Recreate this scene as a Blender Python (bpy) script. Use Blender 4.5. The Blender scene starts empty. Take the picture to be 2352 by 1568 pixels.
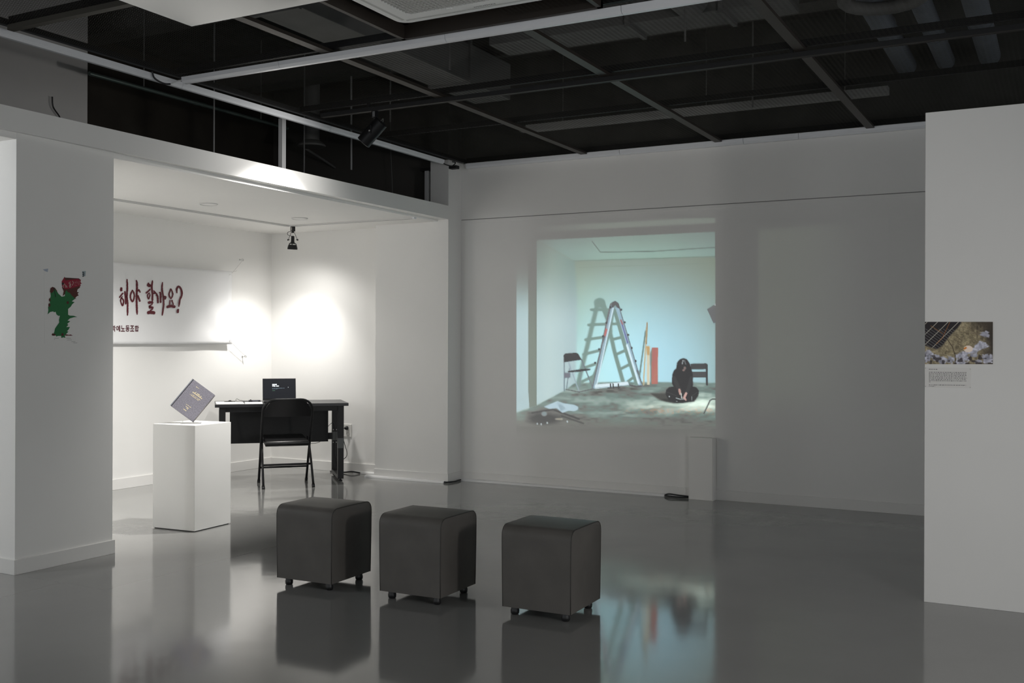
import bpy, bmesh, math, random
import numpy as np
from mathutils import Vector, Matrix

# ------------------------------------------------------------------ camera, world, lights, exposure
scene = bpy.context.scene
COL = scene.collection
EYE = Vector((0.0, 0.0, 1.32))
FPX = 2368.5                                   # focal length in pixels of a 2352 px wide frame
YAW, PITCH, ROLL = math.radians(28.2166), math.radians(0.0434), math.radians(0.1983)
_d = Vector((-math.sin(YAW) * math.cos(PITCH), math.cos(YAW) * math.cos(PITCH), math.sin(PITCH)))
_r0 = Vector((math.cos(YAW), math.sin(YAW), 0))
_u0 = _r0.cross(_d)
_r = math.cos(ROLL) * _r0 + math.sin(ROLL) * _u0
_u = math.cos(ROLL) * _u0 - math.sin(ROLL) * _r0
cam_data = bpy.data.cameras.new('camera')
cam_data.sensor_width = 36.0
cam_data.lens = FPX / 2352 * 36.0
cam_data.clip_start = 0.05
cam = bpy.data.objects.new('camera', cam_data)
M = Matrix((( _r.x, _u.x, -_d.x, EYE.x), (_r.y, _u.y, -_d.y, EYE.y), (_r.z, _u.z, -_d.z, EYE.z), (0, 0, 0, 1)))
cam.matrix_world = M
COL.objects.link(cam)
scene.camera = cam

world = bpy.data.worlds.new('world')
world.use_nodes = True
world.node_tree.nodes['Background'].inputs[0].default_value = (0.93, 0.97, 1.0, 1)
world.node_tree.nodes['Background'].inputs[1].default_value = 0.86
scene.world = world

def spot_light(name, loc, target, watt, cone, blend, radius, color):
    l = bpy.data.lights.new(name, 'SPOT')
    l.energy, l.spot_size, l.spot_blend, l.shadow_soft_size, l.color = watt, math.radians(cone), blend, radius, color
    o = bpy.data.objects.new(name, l)
    o.location = loc
    o.rotation_euler = (Vector(target) - Vector(loc)).to_track_quat('-Z', 'Y').to_euler()
    COL.objects.link(o)
    return o

WARM = (1.0, 0.975, 0.935)
# lamp of the gimbal spotlight over the desk
spot_light('desk_lamp_light', (-6.655, 7.875, 2.19), (-7.10, 8.03, 0.5), 88, 104, 1.0, 0.05, WARM)
# its wide spill
spot_light('desk_lamp_spill', (-6.655, 7.875, 2.185), (-6.95, 8.14, 0.6), 20, 158, 0.9, 0.05, WARM)
# unseen lamp behind the pillar, aimed away to fill the alcove by bounce
spot_light('alcove_bounce_fill', (-6.45, 4.75, 2.32), (-7.1, 4.0, 0.5), 430, 96, 0.9, 0.05, WARM)
# the black cylinder spotlight on the gallery track, aimed at the banner
spot_light('banner_lamp_light', (-4.51, 6.02, 2.68), (-6.2, 5.55, 0.85), 400, 82, 1.0, 0.06, WARM)
# its wide spill, catching the fascia
spot_light('banner_lamp_spill', (-4.51, 6.0, 2.68), (-6.2, 5.5, 1.6), 17, 160, 0.9, 0.05, WARM)
# unseen fill light added left of the pillar to brighten its side
spot_light('pillar_side_fill', (-6.3, 2.3, 2.3), (-5.5, 3.8, 1.2), 42, 120, 0.8, 0.06, (0.95, 0.98, 1.0))
# gallery lamp further right in the room
spot_light('gallery_lamp_light', (1.4, 2.7, 1.30), (-3.5, 4.9, 0.7), 90, 120, 0.8, 0.12, (1.0, 0.97, 0.93))

scene.cycles.diffuse_bounces = 8
scene.cycles.max_bounces = 12
vs = scene.view_settings
vs.view_transform = 'Standard'
vs.look = 'None'
vs.exposure = 0.0
vs.gamma = 1.0
vs.use_curve_mapping = False

# ------------------------------------------------------------------ helpers
def ray(px, py):
    return _d + _r * ((px - 1176) / FPX) - _u * ((py - 784) / FPX)

def at(px, py, **k):
    """point on the plane x=, y= or z= seen at a photograph pixel"""
    v = ray(px, py)
    a, c = [(('x', 'y', 'z').index(n), val) for n, val in k.items()][0]
    return EYE + v * ((c - EYE[a]) / v[a])

MATS = {}
def mat(name, color, rough=0.5, metal=0.0, spec=0.5, noise=0.0, nscale=20.0, bump=0.0, bscale=200.0, alpha=1.0, trans=0.0, emit=None, estr=0.0, coat=0.0):
    if name in MATS:
        return MATS[name]
    m = bpy.data.materials.new(name)
    m.use_nodes = True
    nt = m.node_tree
    b = nt.nodes['Principled BSDF']
    b.inputs['Roughness'].default_value = rough
    b.inputs['Metallic'].default_value = metal
    b.inputs['Specular IOR Level'].default_value = spec
    b.inputs['Coat Weight'].default_value = coat
    b.inputs['Transmission Weight'].default_value = trans
    b.inputs['Alpha'].default_value = alpha
    b.inputs['Base Color'].default_value = (*color, 1)
    if emit:
        b.inputs['Emission Color'].default_value = (*emit, 1)
        b.inputs['Emission Strength'].default_value = estr
    tc = nt.nodes.new('ShaderNodeTexCoord')
    if noise > 0:
        n = nt.nodes.new('ShaderNodeTexNoise')
        n.inputs['Scale'].default_value = nscale
        n.inputs['Detail'].default_value = 5
        nt.links.new(tc.outputs['Object'], n.inputs['Vector'])
        ramp = nt.nodes.new('ShaderNodeMapRange')
        ramp.inputs['From Min'].default_value = 0.25
        ramp.inputs['From Max'].default_value = 0.75
        ramp.inputs['To Min'].default_value = 1 - noise
        ramp.inputs['To Max'].default_value = 1 + noise
        nt.links.new(n.outputs['Fac'], ramp.inputs['Value'])
        mx = nt.nodes.new('ShaderNodeVectorMath')
        mx.operation = 'SCALE'
        mx.inputs[0].default_value = color
        nt.links.new(ramp.outputs['Result'], mx.inputs['Scale'])
        nt.links.new(mx.outputs['Vector'], b.inputs['Base Color'])
    if bump > 0:
        n2 = nt.nodes.new('ShaderNodeTexNoise')
        n2.inputs['Scale'].default_value = bscale
        n2.inputs['Detail'].default_value = 4
        nt.links.new(tc.outputs['Object'], n2.inputs['Vector'])
        bp = nt.nodes.new('ShaderNodeBump')
        bp.inputs['Strength'].default_value = bump
        bp.inputs['Distance'].default_value = 0.002
        nt.links.new(n2.outputs['Fac'], bp.inputs['Height'])
        nt.links.new(bp.outputs['Normal'], b.inputs['Normal'])
    MATS[name] = m
    return m

class MB:
    """collects shapes into one mesh"""
    def __init__(self):
        self.v, self.f = [], []
    def add(self, vs_, fs):
        o = len(self.v)
        self.v += [tuple(p) for p in vs_]
        self.f += [tuple(i + o for i in f) for f in fs]
        return self
    def hexa(self, c):
        """8 corners: bottom 4 (ccw) then top 4"""
        return self.add(c, [(3, 2, 1, 0), (4, 5, 6, 7), (0, 1, 5, 4), (1, 2, 6, 5), (2, 3, 7, 6), (3, 0, 4, 7)])
    def box(self, x0, x1, y0, y1, z0, z1):
        return self.hexa([(x0, y0, z0), (x1, y0, z0), (x1, y1, z0), (x0, y1, z0), (x0, y0, z1), (x1, y0, z1), (x1, y1, z1), (x0, y1, z1)])
    def tube(self, pts, r, n=10, closed=False, cap=True):
        pts = [Vector(p) for p in pts]
        N = len(pts)
        rr = r if isinstance(r, (list, tuple)) else [r] * N
        vs_, fs = [], []
        ref = None
        for i, p in enumerate(pts):
            a = pts[(i - 1) % N] if (closed or i > 0) else p
            b = pts[(i + 1) % N] if (closed or i < N - 1) else p
            t = (b - a)
            t = t.normalized() if t.length > 1e-9 else Vector((0, 0, 1))
            if ref is None:
                ref = t.orthogonal().normalized()
            ref = (ref - t * ref.dot(t))
            ref = ref.normalized() if ref.length > 1e-6 else t.orthogonal().normalized()
            w = t.cross(ref)
            for k in range(n):
                an = 2 * math.pi * k / n
                vs_.append(p + (ref * math.cos(an) + w * math.sin(an)) * rr[i])
        for i in range(N if closed else N - 1):
            j = (i + 1) % N
            for k in range(n):
                k2 = (k + 1) % n
                fs.append((i * n + k, i * n + k2, j * n + k2, j * n + k))
        if cap and not closed:
            fs.append(tuple(range(n - 1, -1, -1)))
            fs.append(tuple((N - 1) * n + k for k in range(n)))
        return self.add(vs_, fs)
    def lathe(self, prof, origin=(0, 0, 0), axis=(0, 0, 1), n=28):
        """prof: (radius, height) list"""
        ax = Vector(axis).normalized()
        e = ax.orthogonal().normalized()
        g = ax.cross(e)
        o = Vector(origin)
        return self.tube2([(o + ax * h, rad, e, g) for rad, h in prof], n)
    def tube2(self, rings, n):
        vs_, fs = [], []
        for p, rad, e, g in rings:
            for k in range(n):
                an = 2 * math.pi * k / n
                vs_.append(p + (e * math.cos(an) + g * math.sin(an)) * max(rad, 1e-5))
        for i in range(len(rings) - 1):
            for k in range(n):
                k2 = (k + 1) % n
                fs.append((i * n + k, i * n + k2, (i + 1) * n + k2, (i + 1) * n + k))
        fs.append(tuple(range(n - 1, -1, -1)))
        fs.append(tuple((len(rings) - 1) * n + k for k in range(n)))
        return self.add(vs_, fs)
    def prism(self, poly, off):
        """flat polygon (3d points) given thickness along vector off"""
        n = len(poly)
        off = Vector(off)
        vs_ = [Vector(p) for p in poly] + [Vector(p) + off for p in poly]
        fs = [tuple(range(n - 1, -1, -1)), tuple(range(n, 2 * n))]
        for i in range(n):
            j = (i + 1) % n
            fs.append((i, j, n + j, n + i))
        return self.add(vs_, fs)
    def build(self, name, material, parent=None, smooth=False, bevel=0.0, segs=2):
        me = bpy.data.meshes.new(name)
        me.from_pydata(self.v, [], self.f)
        bm = bmesh.new()
        bm.from_mesh(me)
        bmesh.ops.recalc_face_normals(bm, faces=bm.faces)
        bm.to_mesh(me)
        bm.free()
        me.materials.append(material)
        if smooth:
            for p in me.polygons:
                p.use_smooth = True
        o = bpy.data.objects.new(name, me)
        COL.objects.link(o)
        if parent is not None:
            o.parent = parent
        if bevel > 0:
            b = o.modifiers.new('bevel', 'BEVEL')
            b.width, b.segments, b.limit_method = bevel, segs, 'ANGLE'
            b.angle_limit = math.radians(50)
            b.harden_normals = False
        if smooth == 'auto':
            me.set_sharp_from_angle(angle=math.radians(40))
        return o

def tag(o, label=None, cat=None, group=None, kind=None):
    if label: o['label'] = label
    if cat: o['category'] = cat
    if group: o['group'] = group
    if kind: o['kind'] = kind
    return o

def empty(name, loc, rz=0.0):
    o = bpy.data.objects.new(name, None)
    o.location = loc
    o.rotation_euler = (0, 0, rz)
    o.empty_display_size = 0.1
    COL.objects.link(o)
    return o

def struct(o, label=None):
    o['kind'] = 'structure'
    if label: o['label'] = label
    return o

def world_child(o, parent):
    """parent a mesh that was built in world coordinates"""
    bpy.context.view_layer.update()
    o.parent = parent
    o.matrix_parent_inverse = parent.matrix_basis.inverted()
    return o

def copy_tree(o, parent=None):
    c = o.copy()
    COL.objects.link(c)
    c.parent = parent
    for ch in list(o.children):
        copy_tree(ch, c)
    return c

def text_mesh(body, size, bold=0.0):
    """flat outline mesh of a line of text, origin at lower left"""
    cu = bpy.data.curves.new('lettering', 'FONT')
    cu.body = body
    cu.size = size
    cu.offset = bold
    o = bpy.data.objects.new('lettering', cu)
    COL.objects.link(o)
    dg = bpy.context.evaluated_depsgraph_get()
    me = bpy.data.meshes.new_from_object(o.evaluated_get(dg))
    bpy.data.objects.remove(o)
    bpy.data.curves.remove(cu)
    return me

def place_text(name, body, origin, ex, ey, width, height, material, parent=None, bold=0.0):
    """text stretched into the box origin + width*ex + height*ey"""
    me = text_mesh(body, 1.0, bold)
    me.name = name
    co = np.array([v.co[:] for v in me.vertices])
    lo, hi = co.min(0), co.max(0)
    ex, ey, og = Vector(ex), Vector(ey), Vector(origin)
    for v in me.vertices:
        a = (v.co.x - lo[0]) / (hi[0] - lo[0]) * width
        b = (v.co.y - lo[1]) / (hi[1] - lo[1]) * height
        v.co = og + ex * a + ey * b
    me.materials.clear()
    me.materials.append(material)
    o = bpy.data.objects.new(name, me)
    COL.objects.link(o)
    if parent is not None:
        world_child(o, parent)
    return o

# ------------------------------------------------------------------ materials
WHITE = (0.84, 0.832, 0.812)
M_wall = mat('white_paint', WHITE, 0.62, spec=0.35, noise=0.02, nscale=1.5, bump=0.05, bscale=120)
M_wall2 = mat('white_paint_ceiling', (0.86, 0.852, 0.832), 0.7, spec=0.3, noise=0.02, nscale=1.2)
M_base = mat('white_skirting', (0.80, 0.79, 0.77), 0.45, spec=0.45)
M_dark = mat('dark_void_paint', (0.05, 0.044, 0.037), 0.9, spec=0.2, noise=0.2, nscale=3)
M_slab = mat('dark_slab', (0.085, 0.085, 0.078), 0.9, spec=0.2, noise=0.25, nscale=2.5)
M_mesh = mat('dark_expanded_metal', (0.085, 0.079, 0.066), 0.55, metal=0.2)
M_bar = mat('brown_steel_bar', (0.042, 0.034, 0.028), 0.5, metal=0.3, noise=0.1, nscale=6)
M_strip = mat('white_plastic_profile', (0.78, 0.79, 0.82), 0.28, spec=0.55)
M_black = mat('black_steel', (0.010, 0.010, 0.011), 0.4, spec=0.32)
M_blackm = mat('black_matte', (0.014, 0.014, 0.015), 0.55, spec=0.4, noise=0.15, nscale=60)
M_cable = mat('black_cable', (0.01, 0.01, 0.012), 0.4)
M_gloss = mat('glossy_white_acrylic', (0.80, 0.81, 0.80), 0.06, spec=0.6)
M_ac = mat('white_ac_plastic', (0.90, 0.91, 0.90), 0.4)
M_duct = mat('grey_duct', (0.16, 0.16, 0.155), 0.7, noise=0.1, nscale=5)
M_bluepipe = mat('grey_blue_pipe', (0.17, 0.19, 0.22), 0.6, noise=0.1, nscale=5)
M_fabric = mat('charcoal_faux_leather', (0.122, 0.114, 0.105), 0.5, spec=0.3, noise=0.12, nscale=7, bump=0.12, bscale=350)
M_seam = mat('charcoal_piping', (0.045, 0.042, 0.038), 0.55)
M_foot = mat('black_plastic_foot', (0.012, 0.012, 0.013), 0.4)
M_plinth = mat('white_plinth_paint', (0.82, 0.81, 0.785), 0.5, spec=0.35, noise=0.015, nscale=3)
M_chrome = mat('chrome', (0.7, 0.7, 0.7), 0.15, metal=1.0)
M_steel = mat('bare_steel', (0.45, 0.44, 0.42), 0.35, metal=0.9)

def floor_material():
    m = bpy.data.materials.new('grey_epoxy_floor')
    m.use_nodes = True
    nt = m.node_tree
    N, L = nt.nodes, nt.links
    b = N['Principled BSDF']
    tc = N.new('ShaderNodeTexCoord')
    sep = N.new('ShaderNodeSeparateXYZ')
    L.new(tc.outputs['Object'], sep.inputs[0])
    big = N.new('ShaderNodeTexNoise'); big.inputs['Scale'].default_value = 1.1; big.inputs['Detail'].default_value = 6
    L.new(tc.outputs['Object'], big.inputs['Vector'])
    mr = N.new('ShaderNodeMapRange')
    mr.inputs['From Min'].default_value = 0.3; mr.inputs['From Max'].default_value = 0.7
    mr.inputs['To Min'].default_value = 0.92; mr.inputs['To Max'].default_value = 1.06
    L.new(big.outputs['Fac'], mr.inputs['Value'])
    # hairline joints: (centre, low, high, axis)
    fac = None
    def line(axis, c, other, lo, hi):
        w = N.new('ShaderNodeMath'); w.operation = 'COMPARE'
        L.new(sep.outputs[axis], w.inputs[0]); w.inputs[1].default_value = c; w.inputs[2].default_value = 0.0022
        a = N.new('ShaderNodeMath'); a.operation = 'GREATER_THAN'; L.new(sep.outputs[other], a.inputs[0]); a.inputs[1].default_value = lo
        e = N.new('ShaderNodeMath'); e.operation = 'LESS_THAN'; L.new(sep.outputs[other], e.inputs[0]); e.inputs[1].default_value = hi
        p = N.new('ShaderNodeMath'); p.operation = 'MULTIPLY'; L.new(a.outputs[0], p.inputs[0]); L.new(e.outputs[0], p.inputs[1])
        q = N.new('ShaderNodeMath'); q.operation = 'MULTIPLY'; L.new(w.outputs[0], q.inputs[0]); L.new(p.outputs[0], q.inputs[1])
        return q
    for args in (('X', -4.815, 'Y', -2, 3.80), ('X', -4.482, 'Y', 3.80, 5.6), ('Y', 3.80, 'X', -5.1, -4.482)):
        q = line(*args)
        if fac is None:
            fac = q
        else:
            s = N.new('ShaderNodeMath'); s.operation = 'MAXIMUM'
            L.new(fac.outputs[0], s.inputs[0]); L.new(q.outputs[0], s.inputs[1]); fac = s
    inv = N.new('ShaderNodeMath'); inv.operation = 'MULTIPLY_ADD'
    L.new(fac.outputs[0], inv.inputs[0]); inv.inputs[1].default_value = -0.35; inv.inputs[2].default_value = 1.0
    tot = N.new('ShaderNodeMath'); tot.operation = 'MULTIPLY'
    L.new(mr.outputs['Result'], tot.inputs[0]); L.new(inv.outputs[0], tot.inputs[1])
    sc = N.new('ShaderNodeVectorMath'); sc.operation = 'SCALE'
    sc.inputs[0].default_value = (0.270, 0.270, 0.262)
    L.new(tot.outputs[0], sc.inputs['Scale'])
    L.new(sc.outputs['Vector'], b.inputs['Base Color'])
    b.inputs['Roughness'].default_value = 0.09
    b.inputs['Specular IOR Level'].default_value = 1.0
    n1 = N.new('ShaderNodeTexNoise'); n1.inputs['Scale'].default_value = 70; n1.inputs['Detail'].default_value = 3
    n2 = N.new('ShaderNodeTexNoise'); n2.inputs['Scale'].default_value = 6; n2.inputs['Detail'].default_value = 2
    L.new(tc.outputs['Object'], n1.inputs['Vector']); L.new(tc.outputs['Object'], n2.inputs['Vector'])
    b1 = N.new('ShaderNodeBump'); b1.inputs['Strength'].default_value = 0.08; b1.inputs['Distance'].default_value = 0.001
    b2 = N.new('ShaderNodeBump'); b2.inputs['Strength'].default_value = 0.10; b2.inputs['Distance'].default_value = 0.004
    L.new(n1.outputs['Fac'], b1.inputs['Height']); L.new(n2.outputs['Fac'], b2.inputs['Height'])
    L.new(b2.outputs['Normal'], b1.inputs['Normal']); L.new(b1.outputs['Normal'], b.inputs['Normal'])
    return m

# ------------------------------------------------------------------ structure
BW = 8.47          # back wall plane
AX = -7.42         # alcove left wall plane
AY = 8.43          # alcove right wall plane
PX = -5.215        # pillar face plane
CX, CY = -5.10, 8.235   # column corner
AZ = 2.456         # alcove ceiling
ZM = 3.02          # mesh ceiling

struct(MB().box(-9.5, 5, -5, 9.0, -0.2, 0).build('floor', floor_material()), 'glossy grey painted concrete floor')
struct(MB().box(-9.5, 5, -5, 9.0, 3.95, 4.15).build('ceiling', M_slab), 'dark concrete ceiling slab above the mesh')

# back wall: lower and upper board with a recessed seam between them
wb = struct(empty('wall_back', (0, BW, 0)), 'white back wall with a horizontal seam')
def wpart(mb, name, m, parent, **k):
    return world_child(mb.build(name, m, None, **k), parent)
wpart(MB().box(CX, 5, BW, BW + 0.2, 0, 2.484), 'lower_board', M_wall, wb, bevel=0.002)
wpart(MB().box(CX, 5, BW, BW + 0.2, 2.490, 3.03), 'upper_board', M_wall, wb, bevel=0.002)
wpart(MB().box(CX, 5, BW + 0.003, BW + 0.2, 3.03, 3.95), 'void_board', M_slab, wb)
wpart(MB().box(CX, 5, BW + 0.004, BW + 0.2, 2.484, 2.490), 'seam', mat('seam_grey', (0.2, 0.2, 0.2), 0.8), wb)
wpart(MB().box(CX, 5, BW - 0.0035, BW, 2.455, 2.484), 'joint_tape', M_wall, wb, bevel=0.0015)
struct(MB().box(CX + 0.012, 5, BW - 0.012, BW, 0, 0.085).build('baseboard_back', M_base, bevel=0.002), 'low white skirting along the back wall')

# right column at the end of the alcove
struct(MB().box(-5.93, CX, CY, BW + 0.2, 0, 2.468).build('wall_column', M_wall), 'white wall pier between alcove and back wall')
struct(MB().box(-5.30, CX, CY, BW + 0.2, 2.468, 3.03).build('wall_column_upper', M_wall), 'white upper end of the wall pier')
struct(MB().box(-5.30, CX, CY, BW + 0.2, 3.03, 3.95).build('wall_column_void', M_slab), 'dark wall above the pier')
bc = struct(empty('baseboard_column', (-5.5, CY, 0)), 'low white skirting round the wall pier')
wpart(MB().box(-5.935, CX + 0.012, CY - 0.012, CY, 0, 0.085), 'skirting_front', M_base, bc, bevel=0.002)
wpart(MB().box(CX, CX + 0.012, CY, BW, 0, 0.085), 'skirting_side', M_base, bc, bevel=0.002)

# alcove
struct(MB().box(AX - 0.15, AX, 2.0, 8.7, 0, 2.52).build('wall_alcove_left', M_wall), 'white left wall of the lit alcove')
struct(MB().box(AX, -5.93, AY, AY + 0.2, 0, 2.52).build('wall_alcove_right', M_wall), 'white end wall of the lit alcove')
struct(MB().box(AX, -5.22, 2.0, AY, AZ, AZ + 0.05).build('ceiling_alcove', M_wall2), 'white lowered ceiling of the alcove')
struct(MB().box(AX, AX + 0.012, 2.0, AY, 0, 0.095).build('baseboard_alcove_left', M_base, bevel=0.002), 'white skirting on the alcove left wall')
struct(MB().box(AX + 0.012, -5.93, AY - 0.012, AY, 0, 0.095).build('baseboard_alcove_right', M_base, bevel=0.002), 'white skirting on the alcove end wall')
# pillar with the poster
PY0, PY1 = 3.80, 4.475
struct(MB().box(-5.62, PX, PY0, PY1, 0, 2.50).build('wall_pillar', M_wall), 'white wall pillar in front of the alcove')
bp = struct(empty('baseboard_pillar', (-5.4, 4.1, 0)), 'low white skirting round the pillar')
wpart(MB().box(-5.62, PX + 0.012, PY0 - 0.012, PY0, 0, 0.085), 'skirting_side', M_base, bp, bevel=0.002)
wpart(MB().box(PX, PX + 0.012, PY0, PY1 + 0.012, 0, 0.085), 'skirting_front', M_base, bp, bevel=0.002)
# fascia beam along the alcove front
fa = MB()
A0, A1 = Vector((-5.235, 1.5, 0)), Vector((-5.098, CY + 0.0, 0))
fa.hexa([(-5.40, 1.5, 2.505), (-5.238, 1.5, 2.505), (CX, CY, 2.470), (-5.30, CY, 2.470),
         (-5.40, 1.5, 2.642), (-5.238, 1.5, 2.642), (CX, CY, 2.598), (-5.30, CY, 2.598)])
struct(fa.build('trim_1', M_wall), 'white fascia beam over the alcove opening')
# right partition, free standing, lower than the ceiling
struct(MB().box(-0.634, 3.2, 5.65, 5.80, 0, 2.502).build('wall_right', M_wall, bevel=0.002), 'white free-standing partition with photograph')

# dark void over the alcove
struct(MB().box(AX - 0.15, AX, -2.0, 8.7, 2.52, 3.95).build('wall_void_left', M_dark), 'dark wall above the alcove')
struct(MB().box(AX, -5.30, AY + 0.02, AY + 0.2, 2.52, 3.95).build('wall_void_end', mat('dark_grey_board', (0.09, 0.085, 0.078), 0.8), ), 'dark grey board above the alcove end')
struct(MB().box(-7.3, -6.4, 2.0, 5.25, 2.52, 3.95).build('wall_void_block', mat('grey_block_paint', (0.42, 0.41, 0.40), 0.8, noise=0.05, nscale=3), ), 'pale wall block above the pillar')
struct(MB().box(AX, -5.42, 2.0, AY, AZ + 0.051, AZ + 0.06).build('ceiling_alcove_top', M_dark), 'dark top of the alcove ceiling')

# unseen dark boards added to keep world light out of the service void
struct(MB().box(-9.5, 5, -5.0, -4.85, 2.9, 3.95).build('light_blocker_near', M_slab), 'added dark board blocking light over the near end of the room')
struct(MB().box(4.85, 5, -4.85, 9.0, 2.9, 3.95).build('light_blocker_right', M_slab), 'added dark board blocking light over the right side of the room')

# ------------------------------------------------------------------ suspended mesh ceiling
cg = struct(empty('ceiling_suspended', (-2.5, 5.5, ZM)), 'dark expanded metal mesh ceiling in a steel grid')
def mesh_panel_data(w, h, lw=0.028, sw=0.014):
    nx, ny = int(w / (lw / 2)), int(h / sw)
    xs = np.arange(nx + 1) * (w / nx)
    V, F = [], []
    for k in range(ny):
        base = len(V)
        for i in range(nx + 1):
            y = (k + 0.5) * (h / ny) + (0.5 if i % 2 else -0.5) * sw * 0.92
            y = min(max(y, 0), h)
            V.append((xs[i], y - 0.0010, 0.0))
            V.append((xs[i], y + 0.0010, 0.0016))
        for i in range(nx):
            F.append((base + 2 * i, base + 2 * i + 2, base + 2 * i + 3, base + 2 * i + 1))
    me = bpy.data.meshes.new('mesh_panel')
    me.from_pydata(V, [], F)
    me.materials.append(M_mesh)
    return me
XB = [-5.02, -3.79, -2.56, -1.345, -0.13, 1.09]
YB = [1.25, 2.45, 3.62, 4.80, 6.02, 7.06, 8.44]
PW, PH = 1.2, 1.16
pm = mesh_panel_data(PW, PH)
first = None
for i in range(len(XB) - 1):
    for j in range(len(YB) - 1):
        if i == 1 and j == 2:
            continue                                   # the air conditioner sits in this bay
        if XB[i] > -1.4 and YB[j] < 4.0 or XB[i] > -2.6 and YB[j] < 2.0:
            continue                                   # never seen
        o = bpy.data.objects.new('mesh_panel', pm)
        COL.objects.link(o)
        o.scale = ((XB[i + 1] - XB[i] - 0.012) / PW, (YB[j + 1] - YB[j] - 0.012) / PH, 1)
        o.location = (XB[i] + 0.006, YB[j] + 0.006, ZM)
        world_child(o, cg)
for x in XB[1:-1]:
    wpart(MB().box(x - 0.030, x + 0.030, 4.83 if abs(x + 2.56) < .01 else 1.25, 8.44, ZM - 0.022, ZM - 0.002), 'grid_bar', M_bar, cg)
for y in YB[1:]:
    wpart(MB().box(-5.02, 1.09, y - 0.012, y + 0.012, ZM + 0.004, ZM + 0.045), 'cross_bar', M_blackm, cg)
wpart(MB().box(-5.05, -5.02, 1.25, 8.44, ZM - 0.004, ZM + 0.03), 'edge_angle', M_blackm, cg)
wpart(MB().box(-5.02, -3.2, 3.60, 3.64, ZM - 0.03, ZM - 0.001), 'cross_rail', M_mesh, cg)

# ------------------------------------------------------------------ projected picture: its light and darks painted into colour attributes (numpy painter)
def s2l(c):
    c = np.asarray(c, float) / 255.0
    return np.where(c <= 0.04045, c / 12.92, ((c + 0.055) / 1.055) ** 2.4)

class Canvas:
    def __init__(self, x0, y0, x1, y1, step, base):
        self.xs = np.arange(x0, x1 + 1e-6, step)
        self.ys = np.arange(y0, y1 + 1e-6, step)
        self.X, self.Y = np.meshgrid(self.xs, self.ys)
        self.step = step
        self.I = np.zeros(self.X.shape + (3,))
        self.I[:] = base
    def blend(self, mask, col):
        col = np.asarray(col, float)
        self.I = self.I * (1 - mask[..., None]) + col * mask[..., None]
    def poly_mask(self, pts, soft=0.0):
        P = np.array(pts, float)
        acc = np.zeros(self.X.shape)
        offs = (-0.25, 0.25)
        for ox in offs:
            for oy in offs:
                X, Y = self.X + ox * self.step, self.Y + oy * self.step
                ins = np.zeros(X.shape, bool)
                n = len(P)
                for i in range(n):
                    x1, y1 = P[i]; x2, y2 = P[(i + 1) % n]
                    if y1 == y2: continue
                    c = ((y1 > Y) != (y2 > Y)) & (X < (x2 - x1) * (Y - y1) / (y2 - y1) + x1)
                    ins ^= c
                acc += ins
        m = acc / 4
        if soft > 0: m = self.blur(m, soft)
        return m
    def blur(self, m, s):
        r = max(1, int(3 * s / self.step)); t = np.arange(-r, r + 1) * self.step
        k = np.exp(-t * t / (2 * s * s)); k /= k.sum()
        mp = np.pad(m, ((r, r), (r, r)), mode='edge')
        mp = np.apply_along_axis(lambda a: np.convolve(a, k, 'valid'), 0, mp)
        return np.apply_along_axis(lambda a: np.convolve(a, k, 'valid'), 1, mp)
    def poly(self, pts, col, soft=0.0, a=1.0):
        self.blend(self.poly_mask(pts, soft) * a, col)
    def line_mask(self, pts, w, soft=0.6):
        D = np.full(self.X.shape, 1e9)
        for (x1, y1), (x2, y2) in zip(pts[:-1], pts[1:]):
            dx, dy = x2 - x1, y2 - y1
            t = np.clip(((self.X - x1) * dx + (self.Y - y1) * dy) / (dx * dx + dy * dy + 1e-9), 0, 1)
            D = np.minimum(D, np.hypot(self.X - x1 - t * dx, self.Y - y1 - t * dy))
        return np.clip((w / 2 - D) / max(soft, 1e-3) + 0.5, 0, 1)
    def line(self, pts, w, col, soft=0.8, a=1.0):
        self.blend(self.line_mask(pts, w, soft) * a, col)
    def ell(self, cx, cy, rx, ry, col, soft=0.15, a=1.0):
        q = np.hypot((self.X - cx) / rx, (self.Y - cy) / ry)
        self.blend(np.clip((1 - q) / soft + 0.5, 0, 1) * a, col)
    def gauss(self, cx, cy, sx, sy, col, a=1.0):
        self.blend(a * np.exp(-((self.X - cx) / sx) ** 2 / 2 - ((self.Y - cy) / sy) ** 2 / 2), col)
    def noise(self, scale_x, scale_y, seed):
        rng = np.random.RandomState(seed)
        h, w = self.X.shape
        gh, gw = int((self.ys[-1] - self.ys[0]) / scale_y) + 3, int((self.xs[-1] - self.xs[0]) / scale_x) + 3
        g = rng.rand(gh, gw)
        fy = (self.Y - self.ys[0]) / scale_y; fx = (self.X - self.xs[0]) / scale_x
        iy, ix = fy.astype(int), fx.astype(int); ty, tx = fy - iy, fx - ix
        ty = ty * ty * (3 - 2 * ty); tx = tx * tx * (3 - 2 * tx)
        return (g[iy, ix] * (1 - tx) + g[iy, ix + 1] * tx) * (1 - ty) + (g[iy + 1, ix] * (1 - tx) + g[iy + 1, ix + 1] * tx) * ty

def ss(a, b, x):
    t = np.clip((x - a) / (b - a), 0, 1)
    return t * t * (3 - 2 * t)

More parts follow.
